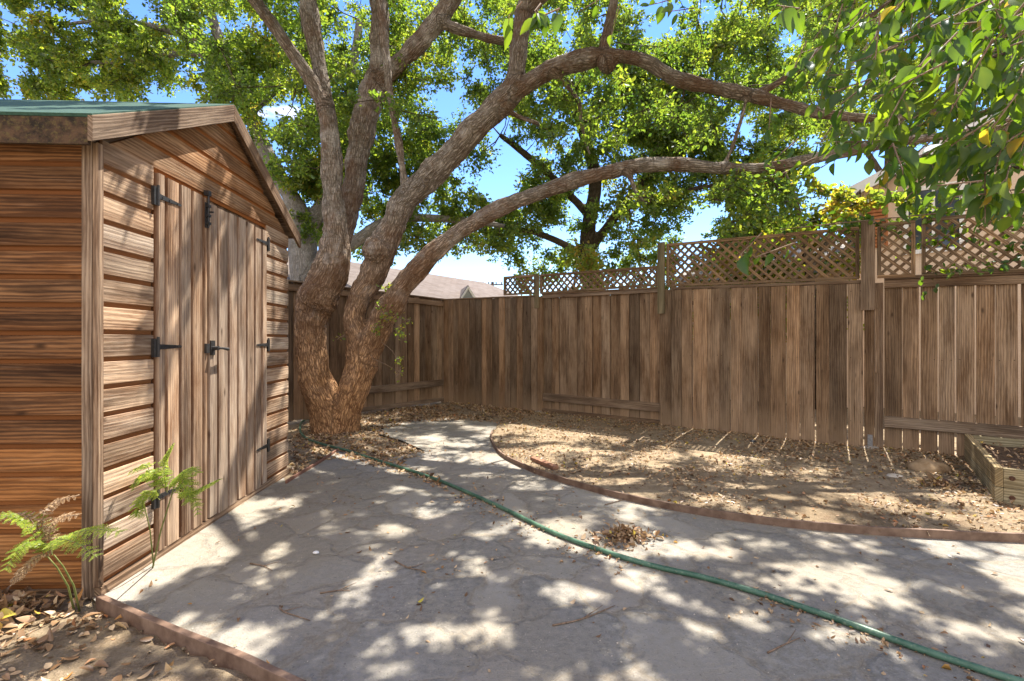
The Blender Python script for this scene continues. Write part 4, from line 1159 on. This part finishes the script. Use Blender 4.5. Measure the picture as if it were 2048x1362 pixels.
G3 = 8.6
cl = [px_limb([(1640, 830, G3, 12), (1630, 640, G3, 11), (1610, 500, G3, 9), (1590, 400, G3, 7), (1560, 330, G3, 5)]),
      px_limb([(1620, 540, G3, 8), (1680, 440, G3 - .1, 6), (1720, 380, G3 - .2, 4)]), px_limb([(1625, 600, G3, 7), (1540, 500, G3, 5), (1480, 440, G3, 4)])]
c1 = px_cloud(34, [(1400, 470), (1440, 400), (1500, 330), (1590, 320), (1700, 350), (1730, 400), (1650, 450), (1600, 520), (1420, 540)], (7.8, 9.6), (.22, .4), GAPS, .8)
for q in ((1690, 385, 7.6, .25), (1735, 405, 7.4, .22), (1780, 395, 7.2, .22), (1830, 415, 7.0, .2), (1660, 420, 7.6, .22)): c1[0].append(at(*q[:3])); c1[1].append(q[3])
bg_tree('slim_tree', tuple(at(1640, 830, G3)[:2]) + (0,), 'slim yellowish green tree beyond the tall lattice beside the cream house', cl, c1, 700, .10, M['bg_leaf'], M['far_bark'], .22)
G4 = 17.5
cl = [px_limb([(1800, 740, G4, 16), (1790, 500, G4, 14), (1780, 300, G4, 11), (1800, 120, G4, 8), (1790, -40, G4, 5)]), px_limb([(1785, 380, G4, 8), (1700, 260, G4, 6), (1600, 170, G4, 4)]), px_limb([(1785, 330, G4, 8), (1900, 220, G4, 6), (2010, 120, G4, 4)])]
c1 = px_cloud(190, [(1480, -90), (2150, -90), (2150, 330), (1960, 330), (1800, 260), (1680, 250), (1560, 300), (1480, 260)], (16.3, 18.6), (.45, .8), GAPS, .2)
bg_tree('tall_tree', (at(1800, 740, G4)[0], G4, 0), 'tall green tree rising far behind the cream house', cl, c1, 330, .13, M['bg_leaf'], M['far_bark'], .05, vox=.05)
# low shrubs seen through the lattice and over the gate panel
for px, y, lab, x0, x1, t0 in ((1130, 9.6, 'yellow green shrub beyond the low lattice, just left of its tall post', 1040, 1330, 470), (1420, 8.6, 'bright shrub glimpsed through the tall lattice near its first post', 1340, 1740, 450)):
    cl = [px_limb([(px, 700, y, 7), (px + 10, 620, y, 6), (px + 25, 540, y, 4)]), px_limb([(px, 660, y, 5), (px - 50, 580, y, 3)]), px_limb([(px, 650, y, 5), (px + 90, 570, y, 3)])]
    cl[0][0] = (cl[0][0][0], y, 0, cl[0][0][3])
    c1 = px_cloud(22 if x1 < 1400 else 46, [(x0, t0 + 40), (x1, t0), (x1, 660), (x0, 660)], (y - .4, y + .6), (.2, .34), [])
    bg_tree('garden_shrub', (at(px, 700, y)[0], y, 0), lab, cl, c1, 420, .10, M['bg_leaf'], M['far_bark'], .3)

# ================================================================== HOUSES BEYOND
hd = np.array([.58, .8146, 0]); hn = np.array([.8146, -.58, 0])     # ridge direction, side towards the yard
hb = np.array([-6.08, 13.4, 0]) - hd * 6
def roof_face(mb, q, u, v):
    q = [np.array(p) for p in q]
    mb.add(q, [tuple(range(len(q)))], [[(float(np.dot(p - q[0], u)), float(np.dot(p - q[0], v))) for p in q]])
house = thing('shingled_house', tuple(hb + hd * 8), 'low house with brown shingle roof beyond the plain back fence', 'house')
RL = 14.55; RZ, EZ = 3.6, 2.32; HW = 3.0
mb = MB()
a, b_ = hb + [0, 0, RZ], hb + hd * RL + [0, 0, RZ]
e0, e1 = hb + hn * HW + [0, 0, EZ], hb + hd * (RL + 1.2) + hn * HW + [0, 0, EZ]
f0, f1 = hb - hn * HW + [0, 0, EZ], hb + hd * (RL + 1.2) - hn * HW + [0, 0, EZ]
sv = (np.array(a) - e0); sv = sv / np.linalg.norm(sv)
roof_face(mb, [e0, e1, b_, a], hd, sv); roof_face(mb, [f1, f0, a, b_], -hd, sv); roof_face(mb, [e1, f1, b_], -hn, np.array([0, 0, 1]))
hr = mb.build('roof', M['shingle'], house)
mb = MB(); w0 = hb + hn * (HW - .4); 
mb.obox(hb - hn * (HW - .4), hd * (RL + .8), hn * (2 * HW - .8), (0, 0, EZ + .1)); mb.build('wall', M['siding'], house)
# small white-trimmed gable on the slope
gc = at(936, 598, 15.3); gc[2] = 2.2
g_ = MB(); tr = MB()
gw, gh = .36, .58
fr_ = np.array([.25, -.97, 0]); fs_ = np.array([.97, .25, 0])
A, B_, Cc = gc - fs_ * gw, gc + fs_ * gw, gc + np.array([0, 0, gh])
bkv = -fr_ * 2.0
g_.add([A, B_, Cc, A + bkv, B_ + bkv, Cc + bkv], [(0, 1, 2), (3, 5, 4), (0, 2, 5, 3), (1, 4, 5, 2), (0, 3, 4, 1)]); g_.build('gable', M['siding'], house)
for s0, s1 in ((A, Cc), (B_, Cc)):
    ext = (s0 - s1) * .25; tr.obox(s1 + fr_ * .06 + np.array([0, 0, .01]), tuple(s0 - s1 + ext), tuple(-fr_ * .05), (0, 0, .10))
tr.build('bargeboard', M['white_trim'], hr)
rg = MB()
for s0, s1 in ((A, Cc), (B_, Cc)):
    ext = (s0 - s1) * .3; rg.obox(s1 + np.array([0, 0, .115]), tuple(s0 - s1 + ext), tuple(bkv), (0, 0, .03))
rg.build('gable_roof', M['shingle'], hr)
mb = MB(); q = at(886, 590, 16.5); mb.tube([q, q + np.array([0, 0, .25])], .06, 10); mb.build('vent_pipe', M['white_trim'], hr)

pl = at(985, 600, 40); pole = thing('utility_pole', (pl[0], pl[1], 0), 'distant utility pole top just above the brown roof', 'utility pole')
mb = MB(); mb.tube([(pl[0], pl[1], 0), (pl[0], pl[1], 5.95)], [.16, .12], 10); mb.build('pole', M['pole'], pole)
mb = MB(); mb.box((pl[0] - .85, pl[1] - .22, 5.66), (pl[0] + .85, pl[1] - .12, 5.76), axis=0)
for i in (-.75, -.3, .3, .75): mb.tube([(pl[0] + i, pl[1] - .17, 5.77), (pl[0] + i, pl[1] - .17, 5.93)], .05, 8)
mb.build('crossarm', M['pole'], pole)

HB = Run((6.30, 8.95, 0), (.786, -.618, 0), (-.618, -.786, 0))
h2 = thing('stucco_house', tuple(HB.p(2.5, 0, -2)), 'cream stucco two storey house beyond the tall lattice fence', 'house')
mb = MB(); 
vs = [HB.p(0, 0, 0), HB.p(8, 0, 0), HB.p(8, 3.9, 0), HB.p(4, 5.6, 0), HB.p(0, 3.85, 0)]
vb = [p + Vector((.618, .786, 0)) * 7 for p in vs]
mb.add(vs + vb, [(4, 3, 2, 1, 0), (5, 6, 7, 8, 9)] + [(k, (k + 1) % 5, 5 + (k + 1) % 5, 5 + k) for k in range(5)]); mb.build('wall', M['stucco'], h2)
mb = MB()
for p0, p1 in ((HB.p(-.4, 3.70, .35), HB.p(4.0, 5.63, .35)), (HB.p(8.4, 3.75, .35), HB.p(4.0, 5.63, .35))):
    mb.obox(p0, tuple(p1 - p0), (.618 * 7.6, .786 * 7.6, 0), (0, 0, .09))
h2r = mb.build('roof', M['shingle_pale'], h2)
mb = MB()
for p0, p1 in ((HB.p(-.4, 3.60, .37), HB.p(4.0, 5.53, .37)), (HB.p(8.4, 3.65, .37), HB.p(4.0, 5.53, .37))):
    mb.obox(p0, tuple(p1 - p0), (.618 * .05, .786 * .05, 0), (0, 0, .2))
mb.build('bargeboard', M['white_trim'], h2r)
win = MB(); s0, s1, z0, z1 = .70, 1.35, 2.75, 3.75
HB.box(win, s0 - .07, s0, z0 - .07, z1 + .07, -.01, .05); HB.box(win, s1, s1 + .07, z0 - .07, z1 + .07, -.01, .05)
HB.box(win, s0, s1, z1, z1 + .07, -.01, .048, 0); HB.box(win, s0, s1, z0 - .07, z0, -.01, .048, 0); HB.box(win, (s0 + s1) / 2 - .02, (s0 + s1) / 2 + .02, z0, z1, -.01, .04)
wi = win.build('window', M['white_trim'], h2)
mb = MB(); HB.box(mb, s0 + .001, s1 - .001, z0 + .001, z1 - .001, -.008, .012); mb.build('pane', M['glass'], wi)
mb = MB(); HB.box(mb, .06, .09, 2.85, 3.72, .002, .05); HB.box(mb, .39, .42, 2.85, 3.72, .002, .05)
for i in range(14): HB.box(mb, .09, .39, 2.88 + .06 * i, 2.92 + .06 * i, .01, .045, 0)
HB.box(mb, .09, .39, 2.85, 3.72, .002, .012)
mb.build('shutter', M['shutter'], h2)
mb = MB(); vs = [HB.p(-3.2, 0, .3), HB.p(-.01, 0, .3), HB.p(-.01, 2.5, .3), HB.p(-3.2, 2.5, .3)]; vb = [p + Vector((.618, .786, 0)) * 4 for p in vs]
vb[2].z = vb[3].z = 3.7
mb.add(vs + vb, [(3, 2, 1, 0), (4, 5, 6, 7)] + [(k, (k + 1) % 4, 4 + (k + 1) % 4, 4 + k) for k in range(4)]); mb.build('wing', M['stucco'], h2)
mb = MB(); q = [HB.p(-3.4, 2.42, .6), HB.p(-.02, 2.42, .6), HB.p(-.02, 3.80, -4), HB.p(-3.4, 3.80, -4)]
mb.add(q, [(0, 1, 2, 3)], [[(0, 0), (3.4, 0), (3.4, 4.8), (0, 4.8)]]); mb.build('roof', M['shingle_pale'], h2)

# ================================================================== BROAD-LEAVED TREE BY THE CAMERA
near = thing('broad_leaved_tree', (2.9, 1.25, 0), 'broad leaved tree whose glossy leaf sprays hang close into the upper view', 'tree')
NL = [[(2.9, 1.25, -.05, .10), (2.88, 1.27, .8, .085), (2.82, 1.32, 1.6, .075), (2.75, 1.38, 2.4, .06), (2.6, 1.45, 3.1, .045), (2.3, 1.5, 3.6, .03)]]
def nb(st, pts): NL.append([st] + pts)
nb((2.82, 1.32, 1.7, .03), [(2.55, 1.36, 1.93, .024), (2.15, 1.44, 1.92, .020), tuple(at(2150, 330, 1.5)) + (.016,), tuple(at(1990, 330, 1.55)) + (.008,), tuple(at(1850, 330, 1.6)) + (.005,)])
nb((2.76, 1.37, 2.2, .03), [(2.5, 1.40, 2.42, .025), (2.15, 1.48, 2.40, .021), tuple(at(2200, 60, 1.55)) + (.017,), tuple(at(1960, 120, 1.65)) + (.010,), tuple(at(1800, 200, 1.7)) + (.006,), tuple(at(1660, 300, 1.75)) + (.004,), tuple(at(1560, 450, 1.75)) + (.003,)])
nb((2.7, 1.4, 2.6, .03), [(2.4, 1.42, 2.85, .024), (2.0, 1.5, 2.80, .020), tuple(at(2050, -150, 1.6)) + (.016,), tuple(at(1850, -60, 1.7)) + (.010,), tuple(at(1650, 30, 1.75)) + (.006,), tuple(at(1500, 60, 1.8)) + (.004,)])
nb((2.6, 1.45, 3.0, .03), [(1.8, 1.45, 2.75, .016), (1.0, 1.4, 2.35, .010), tuple(at(1300, -160, 1.4)) + (.007,), tuple(at(1120, -70, 1.35)) + (.004,), tuple(at(1060, 10, 1.33)) + (.003,)])
limb_tree(NL, 'trunk', M['far_bark'], near, .012, .004)
nP, nD, nN, nS, nR = [], [], [], [], []
tg = Segs()
def spray(px, py, y, n, spread, bright=0., size=.060):
    c = at(px, py, y); d0 = unit(1)[0] * .5 + np.array([-.5, 0, -.5]); d0 /= np.linalg.norm(d0)
    L = spread
    s0 = c - d0 * L * .5; tg.add(s0, s0 + d0 * L, .0028, .0015)
    for i in range(n):
        t = (i + .5) / n; p = s0 + d0 * L * t; sd_ = unit(1)[0]; sd_ -= d0 * sd_.dot(d0); sd_ /= np.linalg.norm(sd_)
        dd = d0 * .5 + sd_ * .7 + np.array([0, 0, -.65]); pe = p + dd / np.linalg.norm(dd) * .016
        tg.add(p, pe, .0012, .001)
        nP.append(pe); nD.append(dd); nn = np.array([0, -.3, .75]) + unit(1)[0] * .75; nN.append(nn); nS.append(size * random.uniform(.6, 1.25)); nR.append(min(1, max(0, random.random() * .62 + .08 + bright)) if random.random() > .008 else 1.)
NPOLY = [(1560, -60), (2120, -60), (2120, 430), (1960, 400), (1900, 360), (1800, 340), (1700, 330), (1640, 250), (1640, 120), (1560, 60)]
cnt = 0
while cnt < 290:
    px, py = random.uniform(1480, 2150), random.uniform(-100, 430)
    if not inside(NPOLY, np.array([px]), np.array([py]))[0]: continue
    if ((px - 1735) / 55) ** 2 + ((py - 320) / 35) ** 2 < 1: continue
    wgt = np.clip((px - 1500) / 500, .25, 1)
    if random.random() > wgt: continue
    y = random.uniform(1.25, 2.3); cnt += 1
    spray(px, py, y, random.randint(4, 7), random.uniform(.10, .2), random.choice([-.1, 0, .05, .15]))
for px, py, y, n in [(1540, 230, 2.0, 4), (1600, 110, 2., 5), (1500, 490, 1.7, 4), (1550, 500, 1.7, 3), (1620, 120, 1.9, 5), (1570, 300, 1.9, 3), (1700, 250, 1.6, 5), (1680, 310, 1.7, 4), (1790, 350, 1.7, 3), (1840, 370, 1.6, 4), (1960, 400, 1.5, 4), (2010, 380, 1.4, 5), (1880, 300, 1.4, 6), (1320, 5, 2.1, 4), (1360, 20, 2.1, 3), (1180, 10, 2.2, 2), (1230, 45, 2.2, 2), (1600, 330, 1.8, 4), (1700, 60, 1.6, 6), (1790, 90, 1.6, 6)]:
    spray(px, py, y, n, .13)
for px, py in ((1030, 20), (1075, 15), (1100, 25)): spray(px, py, 1.33, 5, .06, .05, .055)
V, F, rr_ = leaf_arrays(np.array(nP), np.array(nD), np.array(nN), np.array(nS), np.array(nR), OV, OVT, 1.0)
rr_ = np.clip(rr_ + np.tile(np.where(np.abs(OV[:, 0]) < 1e-6, .10, -.04), len(nP)) * (rr_ < .9) + RS.normal(size=len(rr_)) * .04, 0, 1)
np_mesh('crown', V, F, {'rnd': rr_}, M['near_leaf'], near, smooth=True)
V, F = tg.arrays(); np_mesh('branchlets', V, F, {}, M['twig'], near)

# ================================================================== VINE ON THE LATTICE
vb_ = RF.p(8.0, 0, .12)
vine = thing('climbing_vine', tuple(vb_), 'leafy green vine scrambling over the tall lattice above the planter', 'vine')
vs_ = Segs(); vP, vD, vN, vS, vR = [], [], [], [], []
for k in range(26):
    a = random.uniform(6.9, 9.3); z = random.uniform(1.95, 2.5); o = random.choice([-.02, .06, .08, .1])
    p = np.array(RF.p(a, z, o)); d = np.array(RF.d) * random.choice([-1, 1]) + np.array([0, 0, random.uniform(-.5, .6)])
    for i in range(random.randint(6, 13)):
        q = p + d * .055 + RS.normal(size=3) * .02 + (np.array([0, 0, -.012]) * (p[2] > 2.45)); vs_.add(p, q, .0025, .002); p = q
        for _ in range(2):
            vP.append(p + RS.normal(size=3) * .02); vD.append(unit(1)[0] + np.array([0, 0, -.7])); vN.append(np.array(RF.n) * .6 + unit(1)[0] * .7 + np.array([0, 0, .5])); vS.append(random.uniform(.045, .085)); vR.append(random.random() * .9)
for k in range(70):   # along the top edge
    a = random.uniform(5.6, 9.4); p = np.array(RF.p(a, 2.47 + random.uniform(-.03, .14), random.uniform(-.1, .08)))
    for _ in range(5):
        vP.append(p + RS.normal(size=3) * .05); vD.append(unit(1)[0] + np.array([0, 0, -.3])); vN.append(unit(1)[0] * .7 + np.array([0, 0, .7])); vS.append(random.uniform(.05, .09)); vR.append(random.random())
mpts = [np.array(RF.p(8.0, 0.02, .12)), np.array(RF.p(8.05, .9, .1)), np.array(RF.p(7.9, 1.9, .1)), np.array(RF.p(7.7, 2.3, .09))]
mpts = [np.array(RF.p(9.7, 0.02, .12)), np.array(RF.p(9.65, .9, .08)), np.array(RF.p(9.6, 1.9, .09)), np.array(RF.p(9.0, 2.35, .1)), np.array(RF.p(8.2, 2.45, .09)), np.array(RF.p(7.0, 2.5, .07)), np.array(RF.p(5.8, 2.53, .06))]
vc = catmull(mpts, .1)
vs_.add(vc[:-1], vc[1:], .007, .007)
for px, py in ((1840, 560), (1870, 575), (1845, 590)):
    p = at(px, py, 5.0); vP += [p, p + [.03, 0, .04]]; vD += [np.array([.2, 0, -1.]), np.array([-.3, 0, -1.])]; vN += [np.array(RF.n)] * 2; vS += [.06, .05]; vR += [.3, .5]
    vs_.add(p + [0, 0, .3], p, .0015, .001)
V, F, rr_ = leaf_arrays(np.array(vP), np.array(vD), np.array(vN), np.array(vS), np.array(vR), OV, OVT, 1.25)
np_mesh('leaves', V, F, {'rnd': rr_}, M['near_leaf'], vine)
V, F = vs_.arrays(); np_mesh('stem', V, F, {}, M['twig'], vine)

# ================================================================== FERNS
def frond(pts, plen, npin, mat, parent, droop=.3, nl=7):
    """rachis curve with pinnae made of rows of leaflets"""
    C = catmull([tuple(p) for p in pts], .01)
    sg = Segs(); sg.add(C[:-1], C[1:], .0018, .0016)
    P, Dv, Nv, S, Rr = [], [], [], [], []
    n = len(C)
    for k in range(npin):
        t = .12 + .88 * (k + .5) / npin; i = min(n - 2, int(t * (n - 1))); p = C[i]; T = C[min(i + 1, n - 1)] - C[max(0, i - 1)]; T = T / np.linalg.norm(T)
        up = np.array([0, -.35, 1.]); sx = np.cross(T, up); sx /= np.linalg.norm(sx)
        L = plen * (math.sin(math.pi * min(1, (1 - t) * .85 + .12)) ** .8) * random.uniform(.85, 1.1)
        for s in (-1, 1):
            d = sx * s * .9 + T * .45 + np.array([0, 0, -droop]) * random.uniform(.5, 1.2); d /= np.linalg.norm(d)
            sg.add(p, p + d * L, .0009, .0005)
            w = np.cross(d, up); w /= np.linalg.norm(w)
            for q in range(nl):
                f = (q + .4) / nl
                for s2 in (-1, 1):
                    P.append(p + d * L * f); Dv.append(w * s2 + d * .55); Nv.append(up + RS.normal(size=3) * .25); S.append(L * .36 * (1 - f * .65)); Rr.append(random.random())
    V, F, r = leaf_arrays(np.array(P), np.array(Dv), np.array(Nv), np.array(S), np.array(Rr), HEX, HEXF, .75)
    o = np_mesh('frond', V, F, {'rnd': r}, M[mat], parent)
    V, F = sg.arrays(); np_mesh('midrib', V, F, {}, M['stem'] if mat == 'fern' else M['twig'], o)
    return o
fb = gp(150, 1222)
f1 = thing('fern', fb, 'green fern with some dry fronds rising from the dirt beside the shed corner', 'fern')
for k, (a, b) in enumerate((((150, 1222), (95, 1113)), ((160, 1221), (108, 1110)))):
    mb = MB(); p0 = gp(a[0], a[1] - 3); p1 = at(b[0], b[1], 2.08); mb.tube([p0 - [0, 0, .02], p0 * .6 + p1 * .4 + [.016, 0, .012], p0 * .25 + p1 * .75 + [.010, 0, .012], p1], [.0042, .0036, .003, .0024], 7); mb.build('stem', M['stem'], f1, smooth=True)
def fr1(pix, y0, y1, L, n, mat):
    pts = [at(px, py, y0 + (y1 - y0) * i / (len(pix) - 1)) for i, (px, py) in enumerate(pix)]
    frond(pts, L, n, mat, f1)
fr1([(100, 1112), (130, 1075), (180, 1060), (245, 1063)], 2.08, 1.95, .055, 12, 'fern')
fr1([(95, 1112), (110, 1080), (150, 1085), (195, 1115)], 2.08, 1.9, .055, 12, 'fern')
fr1([(92, 1115), (60, 1060), (30, 1035), (-20, 1030)], 2.08, 1.95, .055, 12, 'fern')
fr1([(92, 1112), (70, 1085), (40, 1095), (10, 1140)], 2.08, 1.92, .055, 12, 'fern')
fr1([(105, 1110), (95, 1065), (75, 1040), (40, 1025)], 2.08, 2.15, .048, 12, 'fern')
fr1([(98, 1110), (85, 1040), (110, 1005), (160, 990)], 2.08, 2.16, .045, 13, 'dry_fern')
fr1([(98, 1110), (70, 1050), (40, 1030), (-30, 1040)], 2.08, 2.12, .045, 12, 'dry_fern')
fr1([(102, 1108), (100, 1060), (120, 1035), (158, 1030)], 2.08, 2.10, .045, 12, 'dry_fern')
fr1([(98, 1112), (80, 1110), (55, 1130), (20, 1165)], 2.08, 1.98, .045, 12, 'dry_fern')
fb2 = np.array([-1.90, 2.60, 0])
f2 = thing('fern', fb2, 'feathery bright green fern growing against the shed door', 'fern')
def fr2(pix, y0, y1, L, n):
    pts = [at(px, py, y0 + (y1 - y0) * i / (len(pix) - 1)) for i, (px, py) in enumerate(pix)]
    frond(pts, L, n, 'fern', f2, .4, 7)
mb = MB(); mb.tube([fb2 - [0, 0, .02], at(322, 1060, 2.5), at(345, 985, 2.46), at(352, 960, 2.45)], [.004, .0035, .003, .0025], 7); mb.build('stem', M['stem'], f2, smooth=True)
mb = MB(); mb.tube([fb2 - [.01, -.03, .02], at(300, 1060, 2.5), at(286, 1000, 2.44)], [.004, .003, .002], 7); mb.build('stem', M['stem'], f2, smooth=True)
fr2([(335, 985), (328, 950), (330, 920), (346, 888)], 2.46, 2.44, .05, 16)
fr2([(340, 975), (355, 955), (372, 965), (378, 1005)], 2.46, 2.38, .065, 16)
fr2([(338, 980), (350, 960), (375, 940), (398, 945)], 2.46, 2.40, .055, 16)
fr2([(335, 985), (310, 950), (285, 950), (262, 975)], 2.46, 2.40, .06, 16)
fr2([(320, 1000), (300, 985), (280, 1000), (272, 1035)], 2.46, 2.38, .06, 14)
fr2([(350, 985), (385, 985), (415, 970), (440, 958)], 2.46, 2.38, .045, 16)
fr2([(350, 985), (380, 990), (392, 1005), (395, 1030)], 2.46, 2.36, .04, 12)
fr2([(320, 990), (300, 945), (290, 930), (258, 945)], 2.46, 2.44, .045, 14)
# ================================================================== LITTER
def litter(name, pts, size, label=None, cat=None, kind='stuff', z=None, pile=0., org=None, tilt=.35, soft=False):
    n = len(pts)
    P = np.zeros((n, 3)); P[:, :2] = pts
    if z is None:
        gz = ground_z(P[:, 0], P[:, 1]); P[:, 2] = np.where(gz < -.025, .006, gz + .004) + RS.rand(n) * .006
    else: P[:, 2] = z
    d = unit(n); d[:, 2] *= tilt
    nn = unit(n) * tilt; nn[:, 2] += 1
    nn *= np.where(RS.rand(n, 1) < .5, 1, -1) * np.array([[1, 1, 1]])
    S = size * (.45 + .9 * RS.rand(n) ** 1.4)
    T = HEX.copy() if not soft else OV.copy(); T[:, 2] *= 2.2 if not soft else .9
    V, F, r = leaf_arrays(P, d, nn, S, np.clip(RS.rand(n), 0, 1), T, HEXF if not soft else OVT, 1.0)
    if z is None:
        V[:, 2] = np.maximum(V[:, 2], np.repeat(P[:, 2] - .004, len(T)))
    o = np_mesh(name, V, F, {'rnd': r}, M['litter'], org=org)
    if label: tag(o, label, cat)
    if kind: tag(o, kind=kind)
    return o
def rnd_poly(poly, n, dens=None):
    xs = [p[0] for p in poly]; ys = [p[1] for p in poly]; out = []
    while sum(map(len, out)) < n:
        X = RS.uniform(min(xs), max(xs), n * 2); Y = RS.uniform(min(ys), max(ys), n * 2)
        k = inside(poly, X, Y)
        if dens is not None: k &= RS.rand(len(X)) < dens(X, Y)
        out.append(np.stack([X[k], Y[k]], 1))
    return np.concatenate(out)[:n]
fl = [RF.p(a, 0, .05) for a in (0, 3, 6, 9)]; fl2 = [(p.x, p.y) for p in fl]
def dens_bed(X, Y):
    d = poly_dist(fl2, X, Y)
    pls = poly_dist([tuple(pc[:2]), tuple((pc + pd * 1.6)[:2])], X, Y)
    nzv = nz2(X, Y, 1.7, 9.)
    return np.clip(.24 + .6 * np.exp(-d / .35) + .9 * np.exp(-pls / .22) + .5 * nzv, .03, 1)
litter('leaf_litter', rnd_poly(BED, 15000, dens_bed), .030)
TREE = [tuple(gp(*q)[:2]) for q in [(582, 955), (582, 862), (640, 840), (735, 822), (888, 808), (1075, 826), (1030, 850), (930, 842), (845, 845), (760, 860), (790, 880), (860, 905), (800, 925), (870, 955), (905, 990), (840, 962), (770, 938), (690, 915), (640, 925)]]
litter('leaf_litter', rnd_poly(TREE, 8000, lambda X, Y: np.clip(.55 + .8 * nz2(X, Y, 1.9, 4.), .1, 1)), .042)
ti = RS.randint(40, len(hc) - 30, 1700); side_ = np.abs(RS.normal(size=1700)) * .09 + .02
hl = np.stack([hc[ti, 0] - side_ * .6 * np.sign(RS.rand(1700) - .35), hc[ti, 1] - side_ * .8 * np.sign(RS.rand(1700) - .35)], 1)
keep = np.array([mnoise.noise(Vector((hc[t][0] * 1.6, hc[t][1] * 1.6, 5))) > -.1 for t in ti])
litter('leaf_litter', hl[keep], .022)
litter('leaf_litter', rnd_poly([p for p in PATH if p[1] > -.5], 700, lambda X, Y: np.clip(.25 + nz2(X, Y, 1.2, 14.), .05, 1)), .028, soft=True)
LOWP = [(-1.95, 2.25), (-3.3, 2.25), (-3.2, 1.0), (-.6, .6), (-.7, 1.62), (-1.3, 1.95)]
litter('leaf_litter', rnd_poly(LOWP, 800, lambda X, Y: np.clip(.3 + .9 * nz2(X, Y, 2.3, 24.), .05, 1)), .045, soft=True)
# piles
def pile(px, py, r, h, n, size, label, seed):
    c = gp(px, py) if py else np.array(px)
    rr = np.abs(RS.normal(size=n)) * r * .5; a = RS.rand(n) * 6.283
    pts = np.stack([c[0] + rr * np.cos(a) * 1.15, c[1] + rr * np.sin(a) * .8], 1)
    z = .008 + h * np.exp(-(rr / (r * .5)) ** 2) * RS.rand(n)
    return litter('leaf_pile', pts, size, label, 'leaf pile', 'stuff', z, org=c, tilt=.8, soft=True)
pile(1253, 1078, .23, .06, 420, .042, 'small heap of dry brown leaves on the paving beside the hose', 1)
pile((-2.25, 2.12, 0), 0, .42, .09, 520, .06, 'loose drift of dry leaves against the shed side wall under the fern', 2)
pile((3.38, 3.95, 0), 0, .3, .09, 420, .05, 'drift of dry leaves against the outside of the planter', 3)
# leaves on the planter soil
q = np.array([[*PL.p(RS.uniform(.06, WID - .06), 0, -RS.uniform(.05, LEN - .05))[:2]] for _ in range(420)])
so_ = litter('leaf_scatter', q, .034, None, None, 'stuff', np.full(420, .235))
# small stones and clods over the dirt
def grit(name, pts, smin, smax, mat):
    O = np.array([(1, 0, 0), (-1, 0, 0), (0, 1, 0), (0, -1, 0), (0, 0, 1), (0, 0, -1)], float); OF = np.array([(0, 2, 4), (2, 1, 4), (1, 3, 4), (3, 0, 4), (2, 0, 5), (1, 2, 5), (3, 1, 5), (0, 3, 5)])
    n = len(pts); s = smin + (smax - smin) * RS.rand(n) ** 3
    gz = ground_z(pts[:, 0], pts[:, 1]); P = np.column_stack([pts, np.where(gz < -.025, .004, gz)])
    V = P[:, None, :] + O[None] * s[:, None, None] * RS.uniform(.6, 1.3, (n, 6, 1)) * np.array([1, 1, .7])
    F = (np.arange(n) * 6)[:, None, None] + OF[None]
    tag(np_mesh(name, V.reshape(-1, 3), F.reshape(-1, 3), {}, mat), kind='stuff')
grit('gravel', rnd_poly(BED, 3800), .003, .018, M['dirt'])
grit('gravel', rnd_poly(LOWP, 900), .003, .012, M['dirt'])
grit('gravel', rnd_poly([p for p in PATH if p[1] > -.5], 2600), .0015, .005, M['pale_stone'])
# fallen twigs
TWL = [((1105, 1255), (1230, 1215), 'thin forked twig lying on the paving below the hose'), ((790, 1125), (850, 1145), 'short dark twig on the paving in the middle of the yard'), ((560, 1215), (620, 1245), 'short twig on the paving near the lower edging board'),
       ((500, 1130), (545, 1145), 'tiny twig on the shaded paving in front of the doors'), ((640, 1190), (700, 1185), 'pale twig on the paving beside a sunny patch'), ((1535, 1310), (1600, 1280), 'bent twig on the paving near the hose in front'), ((1210, 1012), (1260, 1000), 'small twig beside the curved edging')]
for (a, b, l) in TWL:
    p, q = gp(*a), gp(*b); m = (p + q) / 2 + RS.normal(size=3) * .015
    mb = MB(); 
    for v in (p, q, m): v[2] = .009
    C = catmull([p, m, q], .02); mb.tube(C, np.linspace(.004, .0018, len(C)), 6)
    e = m + (q - p) * .25 + np.array([.03, .05, .01]); mb.tube([m, e], [.0025, .0012], 5)
    tag(mb.build('twig', M['twig'], org=p, smooth=True), l, 'twig')
